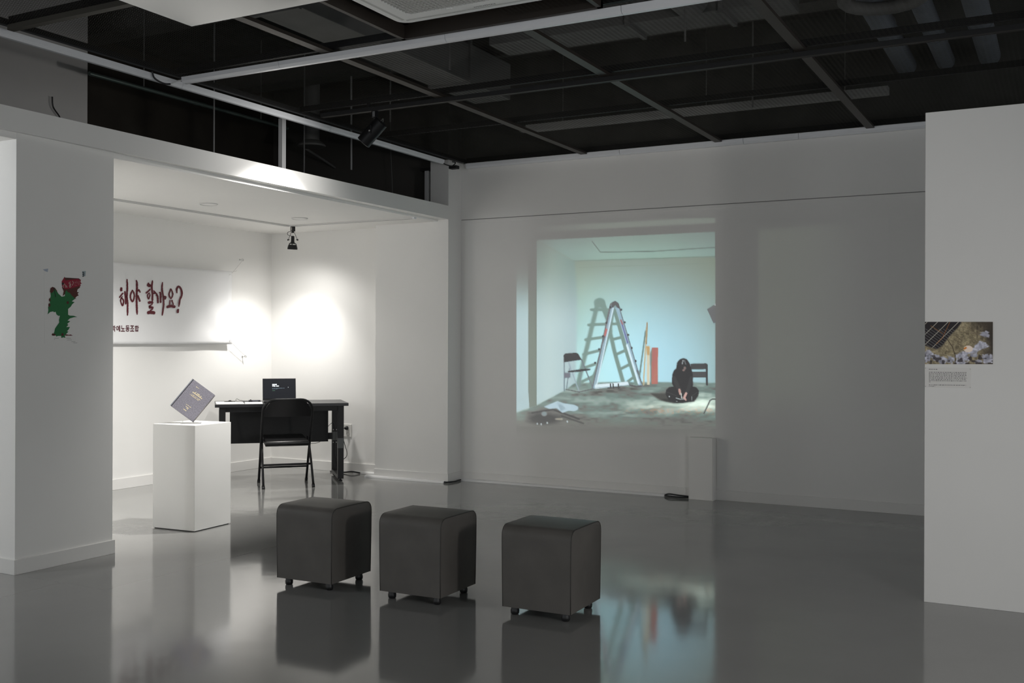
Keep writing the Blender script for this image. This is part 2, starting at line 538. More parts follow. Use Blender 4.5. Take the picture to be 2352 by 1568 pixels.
WALLC = np.array([112, 111, 107.0])
def paint_projection():
    c = Canvas(1172, 500, 1668, 1022, 1.5, WALLC)
    X, Y = c.X, c.Y
    # ---- paint the pictured room on its own layer, then key it into the wall
    pic = Canvas(1172, 500, 1668, 1022, 1.5, (0, 0, 0))
    # back wall of the pictured room
    q = np.sqrt(((X - 1470) / 230) ** 2 + ((Y - 850) / 215) ** 2)
    glow = np.exp(-(q ** 2.6) * 1.05)
    wallc = np.array([126, 132, 116.0]) * (1 - glow[..., None]) + np.array([178, 222, 236.0]) * glow[..., None]
    wallc += (np.array([14, 22, 16.0]) * (ss(1560, 1330, X) * ss(560, 700, Y))[..., None])
    pic.I[:] = wallc
    # ceiling
    cg_ = np.array([138, 160, 152.0]) + (ss(1300, 1400, X) * ss(1660, 1500, X))[..., None] * np.array([10, 16, 12.0]) - (ss(575, 605, Y))[..., None] * np.array([6, 8, 8.0])
    m = pic.poly_mask([(1180, 490), (1670, 490), (1670, 588), (1318, 599), (1233, 551), (1180, 520)], 1.5)
    pic.I = pic.I * (1 - m[..., None]) + cg_ * m[..., None]
    pic.line([(1360, 554), (1379, 579), (1500, 577), (1670, 566)], 2.4, (104, 124, 118))
    pic.line([(1318, 599), (1670, 588)], 1.6, (112, 128, 118), a=.9)
    pic.line([(1330, 614), (1670, 603)], 1.6, (122, 134, 122), a=.5)
    pic.line([(1331, 513), (1338, 524)], 2, (112, 128, 118))
    # left wall of the pictured room
    m = pic.poly_mask([(1180, 520), (1233, 551), (1320, 600), (1326, 690), (1322, 878), (1296, 897), (1233, 931), (1180, 950)], 2.0)
    lw = np.array([140, 158, 148.0])[None, None] + (ss(590, 760, Y))[..., None] * np.array([44, 48, 58.0]) - (np.abs(X - 1262) / 70)[..., None] * np.array([16, 14, 10.0])
    pic.I = pic.I * (1 - m[..., None]) + lw * m[..., None]
    # floor
    n1, n2 = pic.noise(40, 7, 3), pic.noise(9, 3.2, 4)
    fl = np.array([112, 130, 124.0]) + ((n1 - .5) * 60 + (n2 - .5) * 34)[..., None] * np.array([1, 1, .95])
    fl += (np.exp(-((Y - 930) / 14) ** 2) * ss(1330, 1560, X))[..., None] * np.array([62, 62, 56.0])
    fl += (np.exp(-((X - 1610) / 45) ** 2 - ((Y - 925) / 25) ** 2))[..., None] * np.array([50, 52, 48.0])
    speck = (pic.noise(2.4, 2.0, 8) > .62) * np.exp(-((Y - 944) / 9) ** 2)
    fl += (speck * ss(1400, 1480, X))[..., None] * np.array([34, -6, -16.0])
    fade = ss(946, 996, Y + (1560 - X) * 0.02)
    fl = fl * (1 - fade[..., None]) + np.array([104, 106, 98.0]) * fade[..., None]
    m = pic.poly_mask([(1180, 950), (1233, 931), (1296, 897), (1322, 878), (1478, 877), (1670, 879), (1670, 1030), (1180, 1030)], 1.2)
    pic.I = pic.I * (1 - m[..., None]) + fl * m[..., None]
    # ladder shadow
    sh = (122, 146, 138)
    pic.ell(1377, 695, 13, 11, sh, .35)
    pic.line([(1373, 695), (1350, 790), (1326, 888)], 10, sh, 5)
    pic.line([(1383, 695), (1398, 735), (1400, 760)], 13, sh, 4)
    pic.line([(1408, 700), (1398, 760), (1372, 850), (1356, 888)], 12, sh, 3)
    for a, b in (((1358, 711), (1400, 711)), ((1352, 746), (1392, 744)), ((1345, 780), (1386, 774)), ((1340, 814), (1375, 805)), ((1338, 846), (1366, 836)), ((1335, 877), (1362, 864))):
        pic.line([a, b], 6.5, sh, 2)
    pic.line([(1398, 748), (1412, 810), (1432, 880)], 9, sh, 3)
    pic.line([(1412, 712), (1440, 810), (1462, 880)], 9, sh, 2)
    for a, b in (((1404, 744), (1420, 743)), ((1409, 779), (1428, 774)), ((1417, 813), (1437, 804)), ((1428, 846), (1447, 836)), ((1442, 876), (1458, 864))):
        pic.line([a, b], 6.5, sh, 1.5)
    # ladder
    pic.line([(1405, 700), (1364, 890)], 9, (96, 108, 112))
    pic.line([(1408, 702), (1366, 889)], 7.5, (150, 176, 188))
    pic.line([(1409, 704), (1370, 886)], 2.6, (206, 230, 240))
    pic.line([(1419, 706), (1472, 886)], 9, (104, 118, 124))
    pic.line([(1418, 708), (1470, 884)], 7.5, (152, 182, 196))
    pic.line([(1440, 792), (1467, 880)], 4.6, (212, 236, 246))
    pic.line([(1426, 735), (1442, 787)], 3, (96, 110, 160))
    pic.line([(1426, 735), (1430, 744)], 3, (170, 90, 96))
    pic.line([(1393, 756), (1389, 772)], 4, (196, 110, 96))
    pic.line([(1389, 772), (1384, 788)], 3, (98, 104, 112))
    pic.poly([(1404, 707), (1406, 694), (1413, 690.5), (1421, 696), (1425, 708), (1419, 708), (1413, 700), (1409, 706)], (78, 92, 98), .5)
    for p in ((1402, 706), (1427, 711), (1435, 740), (1443, 769), (1451, 799), (1460, 829), (1470, 853), (1393, 741), (1385, 772), (1376, 802), (1367, 833)):
        pic.ell(*p, 2.6, 2.6, (72, 78, 84), .4)
    pic.line([(1472, 886), (1462, 888), (1446, 884)], 4, (84, 96, 98))
    pic.line([(1463, 850), (1474, 880)], 2.4, (92, 104, 108))
    pic.poly([(1366, 883), (1442, 876), (1445, 884), (1367, 893)], (216, 234, 240), .4)
    pic.line([(1367, 891), (1445, 884)], 1.4, (150, 176, 186))
    for x in (1402, 1408, 1420):
        pic.line([(x, 882), (x + 1, 891)], 3.2, (62, 74, 78))
    pic.line([(1396, 891), (1424, 889)], 2.2, (70, 82, 84))
    # folding chair in the picture
    dk = (62, 66, 72)
    pic.line([(1296, 820), (1296, 897)], 2, (108, 124, 132))
    pic.line([(1306, 832), (1330, 898)], 2.6, (150, 168, 178))
    pic.line([(1336, 826), (1362, 892)], 2.6, (104, 118, 124))
    pic.line([(1308, 846), (1301, 893)], 2.2, (120, 136, 142))
    pic.line([(1338, 838), (1331, 888)], 2, (120, 136, 142))
    pic.line([(1300, 894), (1330, 900), (1361, 893)], 2.2, (86, 98, 100))
    pic.poly([(1294.5, 815), (1298, 811.5), (1323, 809.5), (1328, 812), (1336, 826), (1320, 828), (1295, 832)], dk, .5)
    pic.poly([(1303, 852), (1338, 847), (1357, 846.5), (1355, 850), (1326, 854), (1306, 855)], dk, .4)
    pic.poly([(1296, 855), (1310, 856), (1310, 867), (1296, 868)], (96, 112, 122), .8)
    # planks
    pic.line([(1483, 760), (1469, 862)], 3.6, (118, 140, 136))
    pic.line([(1486.5, 742), (1482, 810), (1478, 883)], 3.2, (196, 182, 146))
    pic.poly([(1484.6, 740), (1488, 740), (1486, 790), (1483.5, 790)], (160, 138, 96), .4)
    pic.poly([(1485, 795), (1492, 795), (1492.5, 883), (1486, 883)], (212, 204, 178), .4)
    pic.poly([(1485, 795), (1492, 795), (1492, 815), (1485.5, 815)], (190, 156, 106), 1.5)
    pic.poly([(1493, 812), (1498, 798), (1498, 880), (1494, 881)], (124, 136, 128), .6)
    pic.poly([(1497.5, 798.5), (1511.5, 798.5), (1511, 882), (1496.5, 882)], (178, 116, 98), .4)
    pic.poly([(1497.5, 798.5), (1511.5, 798.5), (1511.5, 801), (1497.5, 801)], (170, 84, 76), .4)
    wn = pic.noise(2.2, 30, 12)
    m = pic.poly_mask([(1497.5, 798.5), (1511.5, 798.5), (1511, 882), (1496.5, 882)])
    pic.I += (m * (wn - .5) * 26)[..., None]
    # bench
    pic.poly([(1586, 835), (1622, 834), (1626, 837), (1626, 847.5), (1586, 848)], (70, 80, 80), .4)
    pic.poly([(1590, 853), (1621, 853), (1621, 867), (1590, 867)], (76, 86, 86), .4)
    pic.line([(1623, 840), (1624, 883)], 5, (66, 74, 76))
    # seated person
    pk = (60, 62, 63)
    pic.poly([(1493, 903), (1530, 902), (1560, 922), (1548, 926), (1512, 917)], (74, 82, 76), 1.5)
    pic.poly([(1512, 916), (1600, 915), (1594, 922), (1556, 926), (1530, 922)], (64, 68, 66), 1.0)
    pic.poly([(1543, 880), (1544, 860), (1548, 850), (1553, 846), (1555, 832), (1561, 825), (1570, 822), (1578, 825), (1584, 834), (1588, 846), (1591, 858), (1592, 885), (1589, 892), (1560, 896), (1548, 890)], pk, .6)
    pic.poly([(1528.5, 905), (1530, 895), (1537, 888.5), (1547, 887.5), (1556, 892), (1580, 892), (1590, 887.5), (1599, 888.5), (1605.5, 897), (1604, 909), (1596, 919), (1580, 923), (1570, 925), (1552, 925), (1536, 919)], pk, .6)
    pic.line([(1548, 868), (1556, 886), (1561, 896)], 9, (66, 68, 70), 2)
    pic.line([(1588, 868), (1582, 890), (1577, 902)], 8, (66, 68, 70), 2)
    pic.line([(1532, 900), (1552, 908), (1560, 917)], 1.2, (78, 82, 84), 1, .6)
    pic.line([(1602, 900), (1588, 910)], 1.2, (78, 82, 84), 1, .6)
    pic.line([(1569, 827), (1567, 835)], 2.4, (150, 158, 160)); pic.line([(1572, 827), (1575, 836)], 2.0, (112, 120, 122))
    pic.ell(1573, 845, 2.6, 3.4, (138, 92, 82), .6); pic.ell(1570, 850, 2.6, 2.2, (150, 90, 74), .6)
    pic.line([(1560.5, 895), (1562.5, 904)], 5.2, (190, 150, 140)); pic.line([(1564, 903), (1566, 914)], 2.2, (196, 204, 198))
    pic.line([(1576, 903), (1571.5, 913)], 5, (208, 170, 160)); pic.line([(1572, 913), (1575, 918)], 4, (200, 152, 142))
    pic.line([(1553, 914), (1562, 916.5), (1574, 916)], 1.4, (200, 212, 212)); pic.ell(1563, 921, 11, 3.4, (56, 60, 60), .2)
    pic.ell(1537.5, 910.5, 1.6, 1.3, (180, 190, 190), .5); pic.ell(1554.5, 921.5, 1.4, 1.2, (190, 200, 200), .5); pic.line([(1589, 911), (1589.5, 919)], 1.3, (140, 150, 150))
    # heap at lower left
    pic.ell(1262, 952, 46, 20, (86, 96, 92), .7, .8)
    pic.ell(1248, 962, 36, 13, (70, 76, 76), .6, .8)
    pic.line([(1222, 948), (1270, 940), (1330, 962)], 4, (74, 82, 82), 2)
    pic.line([(1290, 955), (1340, 972)], 3.4, (80, 86, 84), 2)
    pic.poly([(1249, 934), (1262, 928), (1280, 921), (1296, 926), (1318, 929), (1328, 934), (1328, 940), (1320, 944), (1306, 943), (1292, 948), (1278, 937), (1262, 939)], (176, 200, 210), .7)
    pic.poly([(1280, 924), (1292, 930), (1300, 938), (1288, 944)], (150, 172, 182), 1.0)
    pic.ell(1250, 950, 6, 5, (150, 168, 172), .6, .7)
    for p in ((1234, 973), (1243, 974), (1303, 968), (1290, 962), (1257, 971)):
        pic.ell(*p, 1.8, 2.2, (190, 204, 206), .5)
    pic.ell(1284, 962, 9, 2.4, (150, 146, 132), .5)
    # lamp on the right, chair fragment at lower right
    pic.poly([(1624, 710), (1641, 699), (1646, 699), (1646, 737), (1639, 743)], (108, 112, 112), .5)
    pic.ell(1643, 700, 1.6, 2, (240, 244, 244), .4)
    pic.line([(1617, 949), (1631, 919), (1637, 916), (1648, 916)], 2.8, (76, 88, 88))
    # dark door post at left
    post = pic.poly_mask([(1213.5, 470), (1233, 470), (1233, 931), (1216, 936), (1213.5, 900)], .5)
    pt = np.array([112, 114, 108.0]) + (ss(600, 800, Y))[..., None] * np.array([6, 14, 10.0])
    pic.I = pic.I * (1 - post[..., None]) + pt * post[..., None]
    pic.line([(1187, 924), (1215, 908)], 1.2, (150, 158, 154), a=.6)
    # ---- key
    key = c.poly_mask([(1233, 551.5), (1642.5, 532), (1643.5, 1015), (1186.5, 1015), (1186.5, 600), (1233, 590)], .45)
    leftfade = np.where(X < 1233, ss(590, 720, Y), 1.0)
    topfade = 0.55 + 0.45 * ss(535, 600, Y)
    topfade = np.where(X < 1300, topfade * (0.55 + .45 * ss(1225, 1300, X) + .45 * ss(1300, 1240, X) * ss(560, 700, Y)), topfade)
    k = key * leftfade * np.clip(topfade, 0, 1) * ss(1012, 965, Y + (1560 - X) * .015)
    c.I = c.I * (1 - k[..., None]) + pic.I * k[..., None]
    # faint upper strip of the same picture
    m = c.poly_mask([(1235, 520), (1642, 498), (1642, 512), (1235, 533)], 1.2) * ss(1190, 1420, X)
    c.blend(m * .55, (134, 142, 132))
    return c

def picture_object(name, canvas, to_point, normal_off, sr_wall=None, emission=True, rough=0.6, gain=1.0):
    """a fine quad sheet that carries a painted picture in colour attributes"""
    ny, nx = canvas.X.shape
    P = np.array([to_point(x, y)[:] for y in canvas.ys for x in canvas.xs])
    idx = np.arange(ny * nx).reshape(ny, nx)
    q = np.stack([idx[:-1, :-1], idx[1:, :-1], idx[1:, 1:], idx[:-1, 1:]], -1).reshape(-1, 4)
    me = bpy.data.meshes.new(name)
    me.vertices.add(len(P)); me.vertices.foreach_set('co', P.ravel())
    me.loops.add(q.size); me.loops.foreach_set('vertex_index', q.ravel().astype(np.int32))
    me.polygons.add(len(q)); me.polygons.foreach_set('loop_start', np.arange(0, q.size, 4, dtype=np.int32))
    me.update(calc_edges=True)
    lin = s2l(np.clip(canvas.I, 0, 255)).reshape(-1, 3)
    def attr(n, data):
        a = me.color_attributes.new(n, 'FLOAT_COLOR', 'POINT')
        a.data.foreach_set('color', np.concatenate([data, np.ones((len(data), 1))], 1).ravel().astype(np.float32))
    m = bpy.data.materials.new(name)
    m.use_nodes = True
    nt = m.node_tree
    b = nt.nodes['Principled BSDF']
    b.inputs['Roughness'].default_value = rough
    b.inputs['Specular IOR Level'].default_value = 0.35
    if emission:
        wl = s2l(WALLC)
        ratio = np.clip(lin.max(1, keepdims=True) / wl.max(), 0, 1)
        alb = np.array(WHITE)[None] * ratio
        em = np.clip(lin - wl[None] * ratio, 0, None) * gain
        attr('picture_reflectance', alb); attr('picture_light', em)
        a1 = nt.nodes.new('ShaderNodeAttribute'); a1.attribute_name = 'picture_reflectance'
        a2 = nt.nodes.new('ShaderNodeAttribute'); a2.attribute_name = 'picture_light'
        nt.links.new(a1.outputs['Color'], b.inputs['Base Color'])
        nt.links.new(a2.outputs['Color'], b.inputs['Emission Color'])
        b.inputs['Emission Strength'].default_value = 1.0
    else:
        attr('picture', lin * gain)
        a1 = nt.nodes.new('ShaderNodeAttribute'); a1.attribute_name = 'picture'
        nt.links.new(a1.outputs['Color'], b.inputs['Base Color'])
    me.materials.append(m)
    o = bpy.data.objects.new(name, me)
    COL.objects.link(o)
    return o

po = picture_object('projected_picture', paint_projection(), lambda x, y: at(x, y, y=BW - 0.0008), 0.0)
tag(po, 'projected picture of a ladder and a seated person in black on the back wall', 'projection')

# second, much fainter picture further right
def paint_faint():
    c = Canvas(1700, 500, 2040, 1010, 4.0, WALLC)
    m = c.poly_mask([(1743, 528), (2000, 508), (2000, 985), (1743, 955)], 2.0) * ss(2010, 1790, c.X) * ss(1000, 860, c.Y)
    c.blend(m * .75, (119, 120, 113))
    c.line([(1743, 566), (1830, 562)], 2, (116, 117, 112), 1.5, .6)
    c.line([(1832, 560), (1880, 532)], 2, (124, 124, 117), 1.5, .5)
    c.line([(1772, 840), (1772, 788), (1880, 788)], 2, (122, 122, 117), 2, .5)
    return c
po2 = picture_object('projected_picture', paint_faint(), lambda x, y: at(x, y, y=BW - 0.0008), 0.0)
tag(po2, 'very faint second projected picture right of the bright one', 'projection')

# ------------------------------------------------------------------ ottomans
def make_ottoman():
    root = empty('ottoman_cube', (0, 0, 0))
    W, Z0, Z1, R = 0.180, 0.042, 0.436, 0.048
    def profile(k, n=7):
        """front-top-back outline (y, z): tight at the foot, rounded over the top, gently crowned"""
        P = [(-W, Z0), (-W * 1.012, Z0 + 0.10), (-W * 1.022, Z0 + 0.22), (-W * 1.02, Z1 - R - 0.01)]
        for i in range(n + 1):
            an = math.pi - i / n * math.pi / 2
            P.append((-W * 1.018 + R + R * math.cos(an), Z1 - R + R * math.sin(an)))
        top = [(-0.07, Z1 + 0.007 * k), (0.0, Z1 + 0.010 * k), (0.07, Z1 + 0.007 * k)]
        return P + top + [(-y, z) for y, z in reversed(P)]
    st_ = [(-1.0, 0.986, 0), (-0.992, 0.996, .1), (-0.96, 1.0, .35), (-0.6, 1.004, .8), (0, 1.006, 1), (0.6, 1.004, .8), (0.96, 1.0, .35), (0.992, 0.996, .1), (1.0, 0.986, 0)]
    V, F = [], []
    npf = len(profile(0))
    for t, sc_k, k in st_:
        for y, z in profile(k):
            g = 1.0 + 0.02 * (z - Z0) / (Z1 - Z0)
            V.append((t * W * 1.0 * g, y * sc_k, Z0 + (z - Z0) * (1 - (1 - sc_k) * .4)))
    for i in range(len(st_) - 1):
        for j in range(npf):
            j2 = (j + 1) % npf
            F.append((i * npf + j, i * npf + j2, (i + 1) * npf + j2, (i + 1) * npf + j))
    F.append(tuple(range(npf))); F.append(tuple((len(st_) - 1) * npf + j for j in range(npf)))
    MB().add(V, F).build('upholstery', M_fabric, root, smooth='auto')
    for sx in (-1, 1):       # piping round each side panel
        pts = [(sx * W * 0.997 * (1.0 + 0.02 * (z - Z0) / (Z1 - Z0)), y * .991, Z0 + (z - Z0) * .9965) for y, z in profile(0.05)]
        MB().tube(pts, 0.0024, 6).build('seam', M_seam, root, smooth=True)
    fm = None
    for fx, fy in ((-1, -1), (1, -1), (1, 1), (-1, 1)):
        if fm is None:
            f = MB().lathe([(0.016, 0.0), (0.0205, 0.006), (0.0215, 0.02), (0.0195, 0.026), (0.0195, 0.048)], n=20).build('foot', M_foot, root, smooth='auto')
            fm = f.data
        else:
            f = bpy.data.objects.new('foot', fm); COL.objects.link(f); f.parent = root
        f.location = (fx * 0.135, fy * 0.135, 0)
    return root
ott = make_ottoman()
spots = [((-3.586, 4.512), 'charcoal cube ottoman nearest to the white plinth, leftmost of three'),
         ((-2.924, 4.536), 'charcoal cube ottoman in the middle of the row of three'),
         ((-2.222, 4.566), 'charcoal cube ottoman closest to the projection reflection, rightmost of three')]
for i, ((x, y), lab) in enumerate(spots):
    o = ott if i == 0 else copy_tree(ott)
    o.location = (x, y, 0)
    o.rotation_euler = (0, 0, math.radians((1.5, 1.2, 1.0)[i]))
    tag(o, lab, 'ottoman', 'cube ottomans on the gallery floor')

# ------------------------------------------------------------------ plinth, stand and book
pl = empty('display_plinth', (-5.5, 5.42, 0), math.radians(3.5))
tag(pl, 'tall white display plinth carrying the tilted grey book', 'plinth')
MB().box(-0.19, 0.19, -0.187, 0.187, 0.006, 0.736).build('body', M_plinth, pl, bevel=0.0015)
MB().box(-0.18, 0.18, -0.177, 0.177, 0.0, 0.0062).build('recessed_base', M_blackm, pl)
M_acr = mat('clear_acrylic', (0.97, 0.98, 0.98), 0.03, trans=1.0, spec=0.5)

# book: a hardback balanced on one corner, leaning back
bk_n = Vector((0.62, -0.76, 0.25)).normalized()
def on_book(px, py):
    v = ray(px, py); p0 = Vector((-5.48, 5.38, 0.755))
    return EYE + v * ((p0 - EYE).dot(bk_n) / v.dot(bk_n))
b_top, b_right, b_bot, b_left = on_book(441, 873), on_book(495, 908.5), on_book(444, 970), on_book(389.5, 934)
ey_b = ((b_top - b_left) + (b_right - b_bot)).normalized()
ex_b = ((b_right - b_top) + (b_bot - b_left))
ex_b = (ex_b - ey_b * ex_b.dot(ey_b)).normalized()
bc_ = (b_top + b_right + b_bot + b_left) / 4 + Vector((0, 0, 0.009))
BWD, BHT, BTH = 0.2, 0.2425, 0.030
bz = ex_b.cross(ey_b)
book = empty('hardback_book', (0, 0, 0))
book.matrix_world = Matrix(((ex_b.x, ey_b.x, bz.x, bc_.x), (ex_b.y, ey_b.y, bz.y, bc_.y), (ex_b.z, ey_b.z, bz.z, bc_.z), (0, 0, 0, 1)))
tag(book, 'grey cloth hardback book with gold lettering tilted on its corner', 'book')
M_cloth = mat('grey_book_cloth', (0.25, 0.24, 0.28), 0.8, spec=0.25, noise=0.38, nscale=170, bump=0.3, bscale=600)
M_page = mat('cream_pages', (0.72, 0.66, 0.50), 0.8, noise=0.06, nscale=300)
M_gold = mat('gold_foil', (0.95, 0.82, 0.5), 0.4, metal=0.0, spec=0.6)
hw, hh = BWD / 2, BHT / 2
MB().box(-hw + 0.012, hw, -hh, hh, -0.0025, 0.0).build('front_cover', M_cloth, book, bevel=0.0008)
MB().box(-hw + 0.012, hw, -hh, hh, -BTH, -BTH + 0.0025).build('back_cover', M_cloth, book, bevel=0.0008)
MB().box(-hw, -hw + 0.007, -hh, hh, -BTH, 0.0).build('spine', mat('book_spine_cloth', (0.30, 0.31, 0.36), 0.6, noise=0.2, nscale=200), book, bevel=0.0012)
MB().box(-hw + 0.007, -hw + 0.012, -hh, hh, -BTH + 0.001, -0.0022).build('hinge', M_blackm, book)
MB().box(-hw + 0.012, hw - 0.004, -hh + 0.004, hh - 0.004, -BTH + 0.0025, -0.0025).build('page_block', M_page, book)
rng = random.Random(5)
def marks(u0, v0, width, h, n, slots=None):
    """a line of tiny illegible gold glyph marks starting at (u0, v0)"""
    mb = MB()
    w = width / n
    for i in range(n):
        if rng.random() < 0.14: continue
        a = u0 + i * w
        mb.box(a, a + w * 0.72, v0, v0 + h * rng.uniform(0.75, 1.0), 0.0001, 0.0003)
    return mb
for nm, args in (('title_line', (-0.042, 0.088, 0.026, 0.005, 8)), ('title_line', (-0.020, 0.052, 0.062, 0.0075, 8)), ('title_line', (-0.036, 0.042, 0.085, 0.0080, 9)),
                 ('title_line', (-0.038, 0.028, 0.082, 0.0045, 18)), ('title_line', (-0.042, 0.0195, 0.082, 0.0045, 18)),
                 ('imprint_line', (-0.016, -0.052, 0.042, 0.005, 9)), ('imprint_line', (-0.008, -0.066, 0.026, 0.005, 5)), ('imprint_line', (0.004, -0.074, 0.014, 0.005, 3)), ('imprint_line', (-0.009, -0.0905, 0.026, 0.006, 5))):
    marks(*args).build(nm, M_gold, book)
# clear acrylic holder under the book
st = empty('acrylic_book_stand', (b_bot.x, b_bot.y, 0.736), math.atan2(bk_n.y, bk_n.x) + math.pi / 2)
tag(st, 'small clear acrylic holder under the book corner', 'book stand')
MB().box(-0.085, 0.055, -0.02, 0.03, 0.0, 0.003).build('base_plate', M_acr, st, bevel=0.0005)
MB().box(-0.085, 0.055, -0.02, -0.0165, 0.003, 0.020).build('front_lip', M_acr, st, bevel=0.0005)
MB().box(-0.075, -0.068, -0.0165, 0.012, 0.003, 0.016).build('side_block', M_acr, st, bevel=0.0005)

# ------------------------------------------------------------------ desk
TH = math.radians(44.5)
DL, DD, DZ = 1.218, 0.60, 0.74
desk = empty('office_desk', (-6.855, 7.03, 0), TH)
tag(desk, 'black steel-framed desk with modesty panel in the alcove corner', 'desk')
M_top = mat('black_laminate', (0.018, 0.018, 0.022), 0.34, spec=0.5, noise=0.1, nscale=40)
MB().box(0, DL, 0, DD, DZ - 0.028, DZ).build('tabletop', M_top, desk, bevel=0.002)
MB().box(0.140, DL - 0.140, 0.462, 0.478, 0.335, DZ - 0.028).build('modesty_panel', M_blackm, desk, bevel=0.001)
MB().box(0.095, DL - 0.095, 0.05, 0.075, DZ - 0.075, DZ - 0.028).build('front_rail', M_black, desk)
MB().box(0.095, DL - 0.095, 0.53, 0.555, DZ - 0.075, DZ - 0.028).build('rear_rail', M_black, desk)
M_tape = mat('grey_tape', (0.11, 0.115, 0.115), 0.45)
for u0 in (0.040, DL - 0.040 - 0.055):
    lf = MB().box(u0, u0 + 0.055, 0.03, 0.08, 0.02, DZ - 0.028).build('leg', M_black, desk, bevel=0.0015)
    lr = MB().box(u0, u0 + 0.055, 0.525, 0.575, 0.02, DZ - 0.028).build('leg', M_black, desk, bevel=0.0015)
    MB().box(u0, u0 + 0.055, 0.08, 0.525, 0.02, 0.052).build('floor_rail', M_black, desk, bevel=0.0015)
    MB().box(u0, u0 + 0.055, 0.08, 0.525, DZ - 0.062, DZ - 0.028).build('top_rail', M_black, desk)
    MB().box(u0 - 0.0012, u0 + 0.0562, 0.0288, 0.0812, 0.31, 0.405).build('tape_band', M_tape, lf)
    MB().box(u0 - 0.0012, u0 + 0.0562, 0.5238, 0.5762, 0.34, 0.425).build('tape_band', M_tape, lr)
    for vv in (0.055, 0.55):
        MB().lathe([(0.018, 0), (0.019, 0.006), (0.010, 0.009), (0.010, 0.02)], (u0 + 0.0275, vv, 0)).build('foot', M_blackm, desk, smooth='auto')
    s = 1 if u0 < 0.5 else -1
    ub = u0 + (0.055 if s > 0 else 0)
    MB().box(min(ub, ub + s * 0.05), max(ub, ub + s * 0.05), 0.478, 0.488, 0.355, 0.42).build('bracket', M_blackm, desk)
    for zz in (0.32, 0.445):
        for du in (0.012, 0.042):
            MB().lathe([(0.006, 0), (0.0055, 0.0025), (0.002, 0.0035)], (u0 + du, 0.525, zz), (0, -1, 0), n=12).build('bolt', M_steel, desk)

def desk_pt(u, v, z=DZ):
    return Vector((-6.855 + u * math.cos(TH) - v * math.sin(TH), 7.03 + u * math.sin(TH) + v * math.cos(TH), z))

# laptop
lt = empty('laptop_computer', desk_pt(0.60, 0.27), TH)
tag(lt, 'open black laptop on the desk showing small white text', 'laptop')
M_lap = mat('black_laptop_shell', (0.02, 0.02, 0.022), 0.4)
LW2 = 0.157
MB().box(-LW2, LW2, -0.12, 0.10, 0.0, 0.016).build('base', M_lap, lt, bevel=0.003)
kb = MB()
for rr in range(5):
    for cc in range(13):
        kb.box(-0.138 + cc * 0.0213, -0.138 + cc * 0.0213 + 0.0185, -0.03 + rr * 0.0235, -0.03 + rr * 0.0235 + 0.019, 0.016, 0.0175)
tag(kb.build('keyboard', mat('black_keys', (0.012, 0.012, 0.013), 0.5), lt), kind='stuff')
MB().box(-0.05, 0.05, -0.11, -0.045, 0.016, 0.0163).build('touchpad', mat('dark_touchpad', (0.03, 0.03, 0.032), 0.35), lt)
sc_ = empty('screen', (0, 0.10, 0.014))
sc_.parent = lt
sc_.rotation_euler = (math.radians(-12), 0, 0)
lidh = 0.212
lid = MB().box(-LW2, LW2, 0.0, 0.006, 0.0, lidh).build('lid', M_lap, lt, bevel=0.002)
lid.location = (0, 0.10, 0.014); lid.rotation_euler = (math.radians(-12), 0, 0)
bpy.data.objects.remove(sc_)
M_disp = mat('lit_display_dark', (0.012, 0.013, 0.016), 0.22, emit=(0.017, 0.018, 0.022), estr=0.8)
M_dtxt = mat('lit_display_text', (0.8, 0.85, 0.9), 0.4, emit=(0.9, 0.96, 1.0), estr=0.9)
M_dtxt2 = mat('lit_display_text_dim', (0.2, 0.25, 0.3), 0.4, emit=(0.25, 0.36, 0.45), estr=0.45)
M_dtxt3 = mat('lit_display_text_green', (0.1, 0.2, 0.15), 0.4, emit=(0.10, 0.28, 0.16), estr=0.4)
MB().box(-LW2 + 0.006, LW2 - 0.006, -0.0008, 0.0, 0.016, lidh - 0.007).build('display', M_disp, lid)
def scr(u0, z0, w, h, n, m, gap=.28, seed=1):
    mb = MB(); rg = random.Random(seed)
    for i in range(n):
        a = u0 + i * w / n
        if n > 6 and rg.random() < .12: continue
        mb.box(a, a + w / n * (1 - gap), -0.0012, -0.0009, z0 + h * rg.uniform(0, .18), z0 + h)
    return mb.build('screen_text', m, lid)
scr(-0.066, 0.147, 0.044, 0.011, 4, M_dtxt, .12)
scr(-0.066, 0.132, 0.030, 0.012, 3, M_dtxt, .12, 2); scr(-0.029, 0.132, 0.027, 0.0105, 2, M_dtxt, .15, 3)
scr(-0.066, 0.114, 0.116, 0.0045, 30, M_dtxt2, .3, 4); scr(-0.066, 0.107, 0.050, 0.0035, 14, M_dtxt2, .3, 5)
scr(-0.066, 0.090, 0.028, 0.006, 4, M_dtxt3, .4, 6)
cu = MB().prism([(0.083, -0.0012, 0.121), (0.088, -0.0012, 0.126), (0.083, -0.0012, 0.129)], (0, 0.0003, 0)).build('pointer', M_dtxt, lid)

